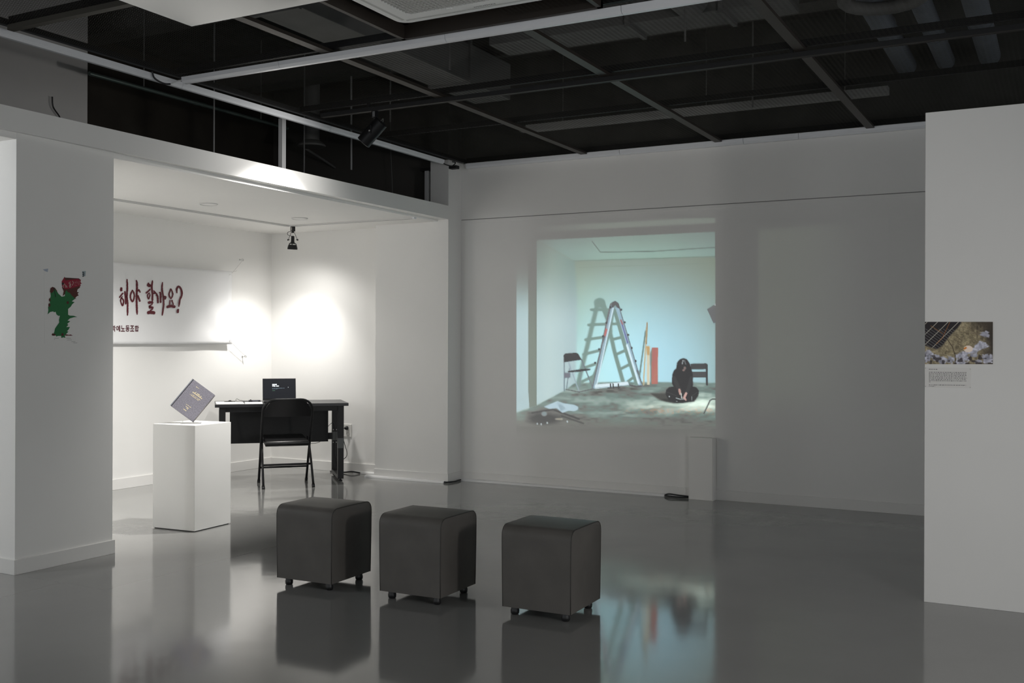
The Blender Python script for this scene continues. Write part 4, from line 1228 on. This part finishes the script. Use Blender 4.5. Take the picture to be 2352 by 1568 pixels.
for (y, x, w, h) in rows:
    mb = MB(); xx = x
    while xx < x + w:
        L_ = min(rg.uniform(2.0, 5.6), x + w - xx)
        yy = y + (xx - x) * 0.0125
        nl = max(1, int(L_ / 0.95))
        for k in range(nl):
            a = xx + k * 0.95
            hh_ = h * rg.uniform(.65, 1)
            mb.add([tp(a, yy, .0013), tp(a + .72, yy, .0013), tp(a + .72, yy + hh_, .0013), tp(a, yy + hh_, .0013)], [(0, 1, 2, 3)])
        xx += L_ + rg.uniform(.7, 1.1)
    world_child(mb.build('text_line', M_ink), ts)
for (x, y) in ((2126, 845), (2228.5, 847.5), (2126, 887), (2228.5, 889.5)):
    q = tp(x, y, .0012)
    world_child(MB().lathe([(.002, 0), (.0018, .001), (.0006, .0015)], q, (0, -1, 0), n=10).build('pin', M_steel, None), ts)

# ------------------------------------------------------------------ tracks and lamps
tk = empty('alcove_light_track', (-6.70, 6.5, AZ))
tag(tk, 'white lighting track running along the alcove ceiling to its corner', 'track')
M_track = mat('white_track', (0.68, 0.675, 0.66), 0.4)
M_groove = mat('track_groove', (0.10, 0.10, 0.10), 0.6)
def tparts(par, boxes, grooves):
    for b in boxes: world_child(MB().box(*b).build('rail', M_track, None, bevel=0.001), par)
    for b in grooves: world_child(MB().box(*b).build('groove', M_groove, None), par)
tparts(tk, [(-6.72, -6.685, 4.6, 7.88, AZ - 0.013, AZ)], [(-6.707, -6.698, 4.6, 7.86, AZ - 0.0135, AZ - 0.0128)])
tk2 = empty('alcove_light_track', (-6.0, 7.865, AZ))
tag(tk2, 'white lighting track from the alcove corner toward the fascia', 'track')
tparts(tk2, [(-6.684, -5.245, 7.847, 7.882, AZ - 0.013, AZ)], [(-6.684, -5.26, 7.860, 7.869, AZ - 0.0135, AZ - 0.0128)])
world_child(MB().box(-5.245, -5.225, 7.845, 7.884, AZ - 0.014, AZ).build('end_cap', M_strip, None), tk2)

def ceiling_disc(x, y, lab):
    d_ = empty('ceiling_disc', (x, y, AZ))
    tag(d_, lab, 'ceiling cover', 'round covers in the alcove ceiling')
    MB().lathe([(0.075, 0), (0.075, -0.006), (0.070, -0.009), (0.066, -0.009), (0.066, -0.004)], n=36).build('rim', M_track, d_, smooth='auto')
    MB().lathe([(0.064, 0), (0.064, -0.006), (0.03, -0.0075), (0.001, -0.008)], n=36).build('cover', M_wall2, d_, smooth='auto')
ceiling_disc(-6.249, 6.328, 'round white ceiling cover in the alcove, left of the pair')
ceiling_disc(-6.222, 7.446, 'round white ceiling cover above the gimbal lamp')

# gimbal lamp over the desk
gl = empty('gimbal_spotlight', (-6.655, 7.865, AZ - 0.013))
tag(gl, 'black gimbal spotlight with wire yoke over the desk', 'spotlight')
MB().box(-0.017, 0.017, -0.017, 0.017, -0.047, 0.0).build('track_adapter', M_black, gl, bevel=0.002)
MB().lathe([(0.011, 0), (0.011, -0.012), (0.006, -0.016)], (0, 0, -0.047)).build('swivel', M_black, gl, smooth='auto')
# yoke lies in the picture-width direction
yx, yy_ = math.cos(YAW), math.sin(YAW)
def gp(a, b, z): return (a * yx - b * yy_, a * yy_ + b * yx, z)
for s in (-1, 1):
    MB().tube([gp(s * 0.006, 0, -0.055), gp(s * 0.018, 0, -0.062), gp(s * 0.022, 0, -0.075), gp(s * 0.040, 0, -0.118), gp(s * 0.040, 0, -0.132)], 0.0022, 7).build('yoke_wire', M_black, gl, smooth=True)
    MB().lathe([(0.004, 0), (0.004, 0.012), (0.0085, 0.012), (0.0085, 0.019), (0.006, 0.021)], gp(s * 0.032, 0, -0.130), gp(s, 0, 0), n=14).build('knob', M_black, gl, smooth='auto')
head = empty('lamp_head', gp(0.0, 0.0, -0.130)); head.parent = gl
bpy.data.objects.remove(head)
hax = Vector((gp(-0.05, 0.10, -1.0))).normalized()
ho = Vector(gp(0.0, 0.0, -0.095))
MB().lathe([(0.010, -0.004), (0.0155, 0.0), (0.0165, 0.05), (0.019, 0.06), (0.032, 0.068), (0.036, 0.074), (0.0335, 0.074), (0.014, 0.066), (0.002, 0.064)], ho, hax).build('neck', M_black, gl, smooth='auto')
MB().lathe([(0.040, 0.083), (0.0485, 0.115), (0.0485, 0.128), (0.0455, 0.128), (0.0455, 0.115), (0.038, 0.083)], ho, hax).build('bezel_ring', M_black, gl, smooth='auto')
for k in range(3):
    an = math.radians(40 + 120 * k)
    e_ = hax.orthogonal().normalized(); g_ = hax.cross(e_)
    rr_ = e_ * math.cos(an) + g_ * math.sin(an)
    MB().tube([ho + hax * 0.070 + rr_ * 0.034, ho + hax * 0.088 + rr_ * 0.0405], 0.004, 6).build('bezel_arm', M_black, gl)
cp = [gp(-0.012, 0, -0.055), gp(-0.036, 0, -0.050), gp(-0.052, 0, -0.062), gp(-0.050, 0, -0.080), gp(-0.03, 0, -0.090), gp(-0.008, 0, -0.094)]
MB().tube(smooth_pts(cp), 0.0024, 7).build('lamp_cable', M_cable, gl, smooth=True)
MB().box(-0.008, 0.004, -0.0178, -0.0168, -0.040, -0.008).build('adapter_label', M_steel, gl)

# black gallery track with cylinder spotlight
bt = empty('black_light_track', (-2.5, 6.02, ZM - 0.03))
tag(bt, 'long black lighting track under the mesh ceiling', 'track')
TZ = ZM - 0.024
world_child(MB().box(-4.82, 0.9, 6.00, 6.034, TZ - 0.030, TZ).build('rail', M_blackm, None, bevel=0.001), bt)
world_child(MB().box(-4.82, 0.9, 6.000, 6.005, TZ - 0.0315, TZ - 0.0295).build('lip', M_bar, None), bt)
world_child(MB().box(-4.82, 0.9, 6.029, 6.034, TZ - 0.0315, TZ - 0.0295).build('lip', M_bar, None), bt)
for xx in (-4.4, -2.6, -1.4):
    world_child(MB().box(xx - .01, xx + .01, 6.01, 6.025, TZ, TZ + 0.03).build('hanger', M_blackm, None), bt)
cs = empty('cylinder_spotlight', (-4.345, 6.017, TZ - 0.030))
tag(cs, 'black cylinder spotlight hanging from the black track', 'spotlight')
MB().box(-0.018, 0.018, -0.018, 0.018, -0.048, 0.0).build('track_adapter', M_black, cs, bevel=0.002)
MB().box(-0.008, 0.012, -0.0192, -0.0182, -0.044, -0.006).build('adapter_label', mat('grey_label', (0.16, 0.16, 0.17), 0.5), cs)
MB().lathe([(0.010, 0), (0.010, -0.014)], (0, 0, -0.048)).build('swivel', M_black, cs)
aim = (Vector((-6.2, 5.55, 0.85)) - Vector((-4.36, 6.017, 2.80))).normalized()
cc_ = Vector((-0.018, -0.004, -0.150))
side = aim.cross(Vector((0, 0, 1))).normalized()
for s in (-1, 1):
    MB().prism([side * s * 0.006 + Vector((0, 0, -0.055)), side * s * 0.012 + Vector((0, 0, -0.060)), side * s * 0.058 + cc_ * 0.72, side * s * 0.060 + cc_ + Vector((0, 0, -0.012)), side * s * 0.054 + cc_ + Vector((0, 0, -0.012)), side * s * 0.05 + cc_ * 0.75], aim.cross(side) * 0.016).build('bracket_arm', M_black, cs)
    MB().lathe([(0.006, 0), (0.006, 0.004), (0.003, 0.006)], cc_ + side * s * 0.058, side * s, n=12).build('pivot_screw', M_steel, cs)
MB().lathe([(0.02, -0.102), (0.046, -0.100), (0.052, -0.094), (0.0525, -0.02), (0.0525, 0.098), (0.050, 0.100), (0.046, 0.100), (0.044, 0.06), (0.002, 0.055)], cc_, aim, n=36).build('barrel', M_black, cs, smooth='auto')
MB().tube(smooth_pts([cc_ - aim * 0.100 + side * .02, cc_ - aim * 0.112 + Vector((0, 0, .012)), cc_ - aim * 0.103 - side * .02]), 0.003, 7).build('rear_clip', M_steel, cs, smooth=True)

# white linear profiles under the mesh
def profile_along_y(name, x, y0, y1, lab, joints):
    r_ = empty(name, (x, (y0 + y1) / 2, ZM - 0.03)); tag(r_, lab, 'light profile')
    ys = [y0] + joints + [y1]
    for a, b in zip(ys[:-1], ys[1:]):
        world_child(MB().prism([(x - 0.030, a + .0015, ZM - 0.004), (x + 0.030, a + .0015, ZM - 0.004), (x + 0.026, a + .0015, ZM - 0.028), (x + 0.012, a + .0015, ZM - 0.042), (x - 0.012, a + .0015, ZM - 0.042), (x - 0.026, a + .0015, ZM - 0.028)], (0, b - a - .003, 0)).build('profile_segment', M_strip, None), r_)
    return r_
def profile_along_x(name, y, x0, x1, lab, joints, z=ZM, h=1.0):
    r_ = empty(name, ((x0 + x1) / 2, y, z - 0.03)); tag(r_, lab, 'light profile')
    xs = [x0] + joints + [x1]
    for a, b in zip(xs[:-1], xs[1:]):
        world_child(MB().prism([(a + .0015, y - 0.030, z - 0.004), (a + .0015, y + 0.030, z - 0.004), (a + .0015, y + 0.026, z - 0.028 * h), (a + .0015, y + 0.012, z - 0.042 * h), (a + .0015, y - 0.012, z - 0.042 * h), (a + .0015, y - 0.026, z - 0.028 * h)], (b - a - .003, 0, 0)).build('profile_segment', M_strip, None), r_)
    return r_
pa = profile_along_y('linear_light_profile', -5.125, 1.2, 8.16, 'white light profile running along the top of the alcove fascia', [3.4, 4.93, 6.47])
pb = profile_along_x('linear_light_profile', 4.795, -4.945, 0.6, 'white light profile crossing the ceiling beside the air conditioner', [-4.15, -2.98, -1.95], z=ZM - 0.022)
pcx = profile_along_x('linear_light_profile', 8.435, -5.02, 1.0, 'white light profile at the top of the back wall', [-3.45, -2.35, -1.9], z=ZM - 0.004, h=1.15)
world_child(MB().tube(smooth_pts([(-4.945, 4.785, ZM - 0.04), (-4.99, 4.775, ZM - 0.045), (-5.02, 4.75, ZM - 0.065)]), 0.005, 8).build('connector', mat('white_cord', (0.6, 0.6, 0.6), 0.5), None, smooth=True), pb)
world_child(MB().tube(smooth_pts([(-5.02, 4.75, ZM - 0.065), (-5.05, 4.72, ZM - 0.065), (-5.075, 4.67, ZM - 0.04), (-5.075, 4.65, ZM)]), 0.006, 8).build('connector', M_cable, None, smooth=True), pb)
world_child(MB().tube(smooth_pts([(-5.125, 8.16, ZM - 0.03), (-5.10, 8.22, ZM - 0.045), (-5.06, 8.24, ZM - 0.05), (-5.04, 8.26, ZM - 0.02), (-5.07, 8.25, ZM - .01)]), 0.005, 8).build('connector', M_cable, None, smooth=True), pa)

# ------------------------------------------------------------------ air conditioner and white panel
ac = empty('ceiling_air_conditioner', (-2.64, 4.07, ZM))
tag(ac, 'white ceiling cassette air conditioner with lattice grille', 'air conditioner')
ACZ = 3.0 - ZM
X0, X1, Y0, Y1 = -0.47, 0.47, -0.47, 0.475
def rrect(x0, x1, y0, y1, r, z, n=6):
    pts = []
    for cx, cy, a0 in ((x1 - r, y1 - r, 0), (x0 + r, y1 - r, 90), (x0 + r, y0 + r, 180), (x1 - r, y0 + r, 270)):
        for k in range(n + 1):
            an = math.radians(a0 + 90 * k / n)
            pts.append((cx + r * math.cos(an), cy + r * math.sin(an), z))
    return pts
body = MB()
loops = [rrect(X0 + .03, X1 - .03, Y0 + .03, Y1 - .03, .07, 0.08), rrect(X0, X1, Y0, Y1, .07, ACZ + .02), rrect(X0 + .006, X1 - .006, Y0 + .006, Y1 - .006, .065, ACZ + .004), rrect(X0 + .03, X1 - .03, Y0 + .03, Y1 - .03, .05, ACZ)]
nn = len(loops[0])
V = [p for l in loops for p in l]
F = [tuple(range(nn))] + [(i * nn + k, i * nn + (k + 1) % nn, (i + 1) * nn + (k + 1) % nn, (i + 1) * nn + k) for i in range(3) for k in range(nn)]
# ring towards the recessed grille
inner = rrect(X0 + .13, X1 - .13, Y0 + .13, Y1 - .13, .02, ACZ)
V += inner
F += [(3 * nn + k, 3 * nn + (k + 1) % nn, 4 * nn + (k + 1) % nn, 4 * nn + k) for k in range(nn)]
inner2 = rrect(X0 + .13, X1 - .13, Y0 + .13, Y1 - .13, .02, ACZ + .012)
V += inner2
F += [(4 * nn + k, 4 * nn + (k + 1) % nn, 5 * nn + (k + 1) % nn, 5 * nn + k) for k in range(nn)]
F.append(tuple(5 * nn + k for k in range(nn)))
MB().add(V, F).build('casing', M_ac, ac, smooth='auto')
MB().box(X0 + .135, X1 - .135, Y0 + .135, Y1 - .135, ACZ + .008, ACZ + .0115).build('filter', mat('filter_grey', (0.10, 0.10, 0.10), .8), ac)
gr = MB()
gx0, gx1, gy0, gy1 = X0 + .13, X1 - .13, Y0 + .13, Y1 - .13
nbx = 30
for k in range(1, nbx):
    x = gx0 + (gx1 - gx0) * k / nbx
    gr.box(x - .0018, x + .0018, gy0, gy1, ACZ + .001, ACZ + .007)
for k in range(1, 26):
    y = gy0 + (gy1 - gy0) * k / 26
    gr.box(gx0, gx1, y - .0018, y + .0018, ACZ + .001, ACZ + .007)
for k in range(-26, 30):
    a = gx0 + (gx1 - gx0) * k / 26
    pA, pB = Vector((a, gy0, 0)), Vector((a + (gy1 - gy0) * 1.0, gy1, 0))
    t0 = max(0, (gx0 - a) / (pB.x - a)); t1 = min(1, (gx1 - a) / (pB.x - a))
    if t1 <= t0: continue
    q0, q1 = pA.lerp(pB, t0), pA.lerp(pB, t1)
    nrm = Vector((-1, 1, 0)).normalized() * .0015
    gr.prism([q0 + nrm + Vector((0, 0, ACZ + .002)), q1 + nrm + Vector((0, 0, ACZ + .002)), q1 - nrm + Vector((0, 0, ACZ + .002)), q0 - nrm + Vector((0, 0, ACZ + .002))], (0, 0, .005))
tag(gr.build('lattice_grille', mat('grille_white', (0.6, 0.6, 0.58), .45), ac), kind='stuff')
for s in (-.1, .22):
    MB().box(s - .015, s + .015, gy1 + .004, gy1 + .018, ACZ - .004, ACZ + .001).build('latch', M_ac, ac, bevel=.001)
place_text('maker_lettering', 'SAMSUNG', (-2.64 + 0.145, 4.07 + gy1 + 0.058, ZM + ACZ - 0.0008), (-1, 0, 0), (0, -1, 0), 0.125, 0.014, mat('grey_lettering', (0.12, 0.12, 0.12), .6), ac)
for (a, b) in (((X0 + .07, X1 - .07), (Y1 - .066, Y1 - .05)), ((X0 + .07, X1 - .07), (Y0 + .05, Y0 + .066))):
    MB().box(a[0], a[1], b[0], b[1], ACZ - .001, ACZ + .0005).build('louvre', mat('louvre_white', (0.55, 0.56, 0.55), .4), ac)
for (a, b) in (((X0 + .05, X0 + .066), (Y0 + .07, Y1 - .07)), ((X1 - .066, X1 - .05), (Y0 + .07, Y1 - .07))):
    MB().box(a[0], a[1], b[0], b[1], ACZ - .001, ACZ + .0005).build('louvre', mat('louvre_white', (0.55, 0.56, 0.55), .4), ac)
fr = empty('conditioner_frame', (-2.64, 4.07, ZM))
tag(fr, 'dark brown angle-steel frame around the air conditioner', 'frame')
for (a, b, c, d) in ((-.60, -.575, -.62, .68), (.575, .60, -.62, .68), (-.60, .60, .655, .68), (-.60, .60, -.645, -.62)):
    MB().box(a, b, c, d, -.03, .07).build('frame_bar', M_bar, fr)
for (a, b, c, d) in ((-.575, -.54, -.62, .665), (.54, .575, -.62, .665), (-.575, .575, .63, .665)):
    MB().box(a, b, c, d, .045, .05).build('frame_flange', M_bar, fr)

wp = empty('glossy_ceiling_panel', (0, 0, 2.86))
tag(wp, 'glossy white square panel hanging below the mesh ceiling', 'panel')
c1 = at(440, 61, z=2.80)
cx_, cy_ = c1.x, c1.y
wp.location = (cx_ + 0.5, cy_ - 0.5, 2.80)
MB().box(-0.5, 0.5, -0.5, 0.5, 0, 0.03).build('sheet', M_gloss, wp, bevel=0.001)
for a in (-.4, .4):
    for b in (-.4, .4):
        MB().tube([(a, b, .03), (a, b, 1.15)], .004, 8).build('hanger_rod', M_steel, wp)

# ------------------------------------------------------------------ services above the mesh and over the alcove (dim)
def round_run(name, pts, r, m, lab, cat, n=20, rings=None):
    o = empty(name, pts[0]); tag(o, lab, cat)
    world_child(MB().tube(pts, r, n).build('run', m, None, smooth='auto'), o)
    if rings:
        for i, t in enumerate(rings):
            p = Vector(pts[0]).lerp(Vector(pts[-1]), t); d0 = (Vector(pts[-1]) - Vector(pts[0])).normalized()
            world_child(MB().tube([p - d0 * .02, p + d0 * .02], r * 1.1, n).build('coupling', m, None), o)
    return o
round_run('service_pipe', [(-1.08, 4.6, 3.45), (-1.08, 8.4, 3.45)], .075, M_bluepipe, 'blue-grey pipe above the mesh, nearest the ceiling profile', 'pipe', rings=[.3, .7])
round_run('service_pipe', [(-.80, 4.6, 3.45), (-.80, 8.4, 3.45)], .065, M_bluepipe, 'blue-grey pipe above the mesh, second of three', 'pipe', rings=[.35, .8])
round_run('service_pipe', [(-.50, 4.6, 3.45), (-.50, 8.4, 3.45)], .075, M_bluepipe, 'blue-grey pipe above the mesh, rightmost of three', 'pipe', rings=[.25, .75])
arc = [Vector((-.93 + .22 * math.cos(math.radians(a)), 6.25 - .0 + .22 * math.sin(math.radians(a)), 3.32)) for a in range(0, 361, 20)]
tag(MB().tube(arc, .04, 12).build('flexible_duct', M_duct, smooth=True), 'looped flexible duct above the mesh at the upper right', 'duct')
def duct_box(x0, x1, y0, y1, z0, z1, lab):
    o = empty('air_duct', ((x0 + x1) / 2, (y0 + y1) / 2, z0)); tag(o, lab, 'duct')
    world_child(MB().box(x0, x1, y0, y1, z0, z1).build('casing', M_duct, None, bevel=.004), o)
    alongx = (x1 - x0) > (y1 - y0)
    for t in (.2, .5, .8):
        if alongx:
            c_ = x0 + (x1 - x0) * t; world_child(MB().box(c_ - .015, c_ + .015, y0 - .02, y1 + .02, z0 - .02, z1 + .02).build('flange', M_duct, None), o)
        else:
            c_ = y0 + (y1 - y0) * t; world_child(MB().box(x0 - .02, x1 + .02, c_ - .015, c_ + .015, z0 - .02, z1 + .02).build('flange', M_duct, None), o)
duct_box(-4.45, -4.1, 4.2, 7.6, 3.35, 3.65, 'rectangular duct above the mesh left of the air conditioner')
duct_box(-3.6, -1.5, 6.35, 6.65, 3.42, 3.7, 'rectangular duct above the mesh crossing behind the profile')
duct_box(-3.3, -3.05, 5.95, 7.3, 3.76, 3.92, 'narrow duct tight under the slab')
round_run('round_duct', [(-2.1, 5.0, 3.5), (-2.1, 6.3, 3.5)], .12, M_duct, 'round duct above the mesh right of the air conditioner', 'duct', rings=[.5])
for i, (yb, zb) in enumerate(((5.75, 3.75), (7.5, 3.72))):
    struct(MB().box(-7.2, 4.5, yb - .12, yb + .12, zb, 3.95).build('ceiling_beam', mat('dark_beam', (0.11, 0.107, 0.098), .9)), 'dark beam under the slab')
lf = empty('linear_fixture', (-2.6, 8.2, 3.22)); tag(lf, 'unlit linear light fixture lying above the mesh near the back wall', 'light fixture')
M_fix = mat('pale_fixture', (0.38, 0.38, 0.37), .5)
world_child(MB().box(-4.25, -1.18, 8.16, 8.24, 3.20, 3.26).build('housing', M_fix, None, bevel=.004), lf)
world_child(MB().box(-4.32, -4.25, 8.17, 8.23, 3.205, 3.25).build('end_cap', M_duct, None), lf)
for xx in (-3.9, -2.6, -1.5):
    world_child(MB().tube([(xx, 8.20, 3.26), (xx, 8.20, 3.95)], .004, 6).build('hanger_rod', M_steel, None), lf)
for i, (x_, y_, lab) in enumerate(((-4.62, 6.6, 'thin hanger rod above the mesh over the cylinder spotlight'), (-3.4, 5.5, 'thin hanger rod above the mesh behind the air conditioner'), (-2.0, 7.4, 'thin hanger rod above the mesh before the back wall'), (-1.9, 5.6, 'thin hanger rod above the mesh right of the air conditioner'))):
    tag(MB().tube([(x_, y_, ZM + .005), (x_, y_, 3.95)], .006, 8).build('hanger_rod', M_duct), lab, 'rod')
# over the alcove
round_run('sprinkler_pipe', [(-6.2, 5.1, 3.245), (-6.2, 7.25, 3.245)], .016, mat('galvanised_pipe', (0.10, 0.13, 0.12), .4, metal=.5), 'thin galvanised pipe in the dark void over the alcove', 'pipe', n=10, rings=[.48, .52, .80])
for yy in (5.6, 6.9):
    world_child(MB().tube([(-6.2, yy, 3.25), (-6.2, yy, 3.95)], .004, 6).build('pipe_hanger', M_duct, None), bpy.data.objects['sprinkler_pipe'])
tag(MB().tube([(-5.9, 6.03, AZ + .06), (-5.9, 6.03, 3.95)], .006, 8).build('hanger_rod', mat('grey_rod', (0.2, 0.2, 0.2), .5)), 'bare hanger rod in the void left of the white post', 'rod')
tag(MB().tube([(-5.9, 7.12, AZ + .06), (-5.9, 7.12, 3.95)], .006, 8).build('hanger_rod', mat('grey_rod', (0.2, 0.2, 0.2), .5)), 'bare hanger rod in the void right of the white post', 'rod')
q0, q1 = at(806, 305, x=-5.7), at(807, 390, x=-5.7)
tag(MB().tube([(q0.x, q0.y, 3.95), q1], .0085, 8).build('hanger_rod', mat('grey_rod_light', (0.42, 0.42, 0.42), .5)), 'cut-off hanger rod ending above the fascia', 'rod')
tag(MB().tube(smooth_pts([Vector((-5.8, at(897, 320, x=-5.8).y, 3.95)), at(897, 320, x=-5.8), at(899, 380, x=-5.8), at(902, 450, x=-5.8)]), .004, 6).build('thin_wire', M_duct), 'thin wire hanging in front of the dark grey board', 'wire')
q = at(649, 380, x=-5.36)
wpst = tag(MB().box(-5.385, -5.345, q.y - .022, q.y + .022, 2.60, 3.05).build('steel_post', mat('white_post', (0.52, 0.52, 0.53), .5), bevel=.002), 'white steel post rising from the middle of the fascia', 'post')
q = at(987, 455, x=-5.33)
pst2 = empty('steel_post', (-5.35, q.y, 2.58)); tag(pst2, 'grey steel post with black bracket beside the wall pier', 'post')
world_child(MB().box(-5.37, -5.33, q.y - .03, q.y + .03, 2.57, 2.944).build('upright', mat('white_post', (0.52, 0.52, 0.53)), None, bevel=.002), pst2)
world_child(MB().box(-5.42, -5.02, q.y - .03, q.y + .03, 2.944, 2.974).build('bracket', M_blackm, None, bevel=.002), pst2)
df = empty('duct_diffuser', (-6.35, 7.45, 3.0)); tag(df, 'grey round duct end with flange in the void over the alcove', 'duct')
q = at(716, 330, x=-6.35)
df.location = (q.x, q.y, q.z)
MB().lathe([(0.075, 0.0), (0.075, 0.9)], n=24).build('spigot', M_duct, df, smooth='auto')
MB().lathe([(0.13, -0.03), (0.135, -0.015), (0.12, 0.0), (0.09, 0.02), (0.075, 0.03)], n=30).build('flange', mat('pale_duct', (0.2, 0.2, 0.19), .6), df, smooth='auto')
tag(MB().tube(smooth_pts([at(120, 222, x=-6.38), at(122, 245, x=-6.38), at(135, 265, x=-6.38), at(140, 276, x=-6.38)]), .005, 6).build('loose_wire', M_cable), 'loose black wire on the pale block above the pillar', 'wire')
tag(MB().tube(smooth_pts([at(700, 340, x=-6.6), at(740, 365, x=-6.6), at(790, 400, x=-6.6), at(815, 425, x=-6.6)]), .012, 8).build('flexible_conduit', M_duct, smooth=True), 'grey flexible conduit sagging in the void over the alcove', 'conduit')
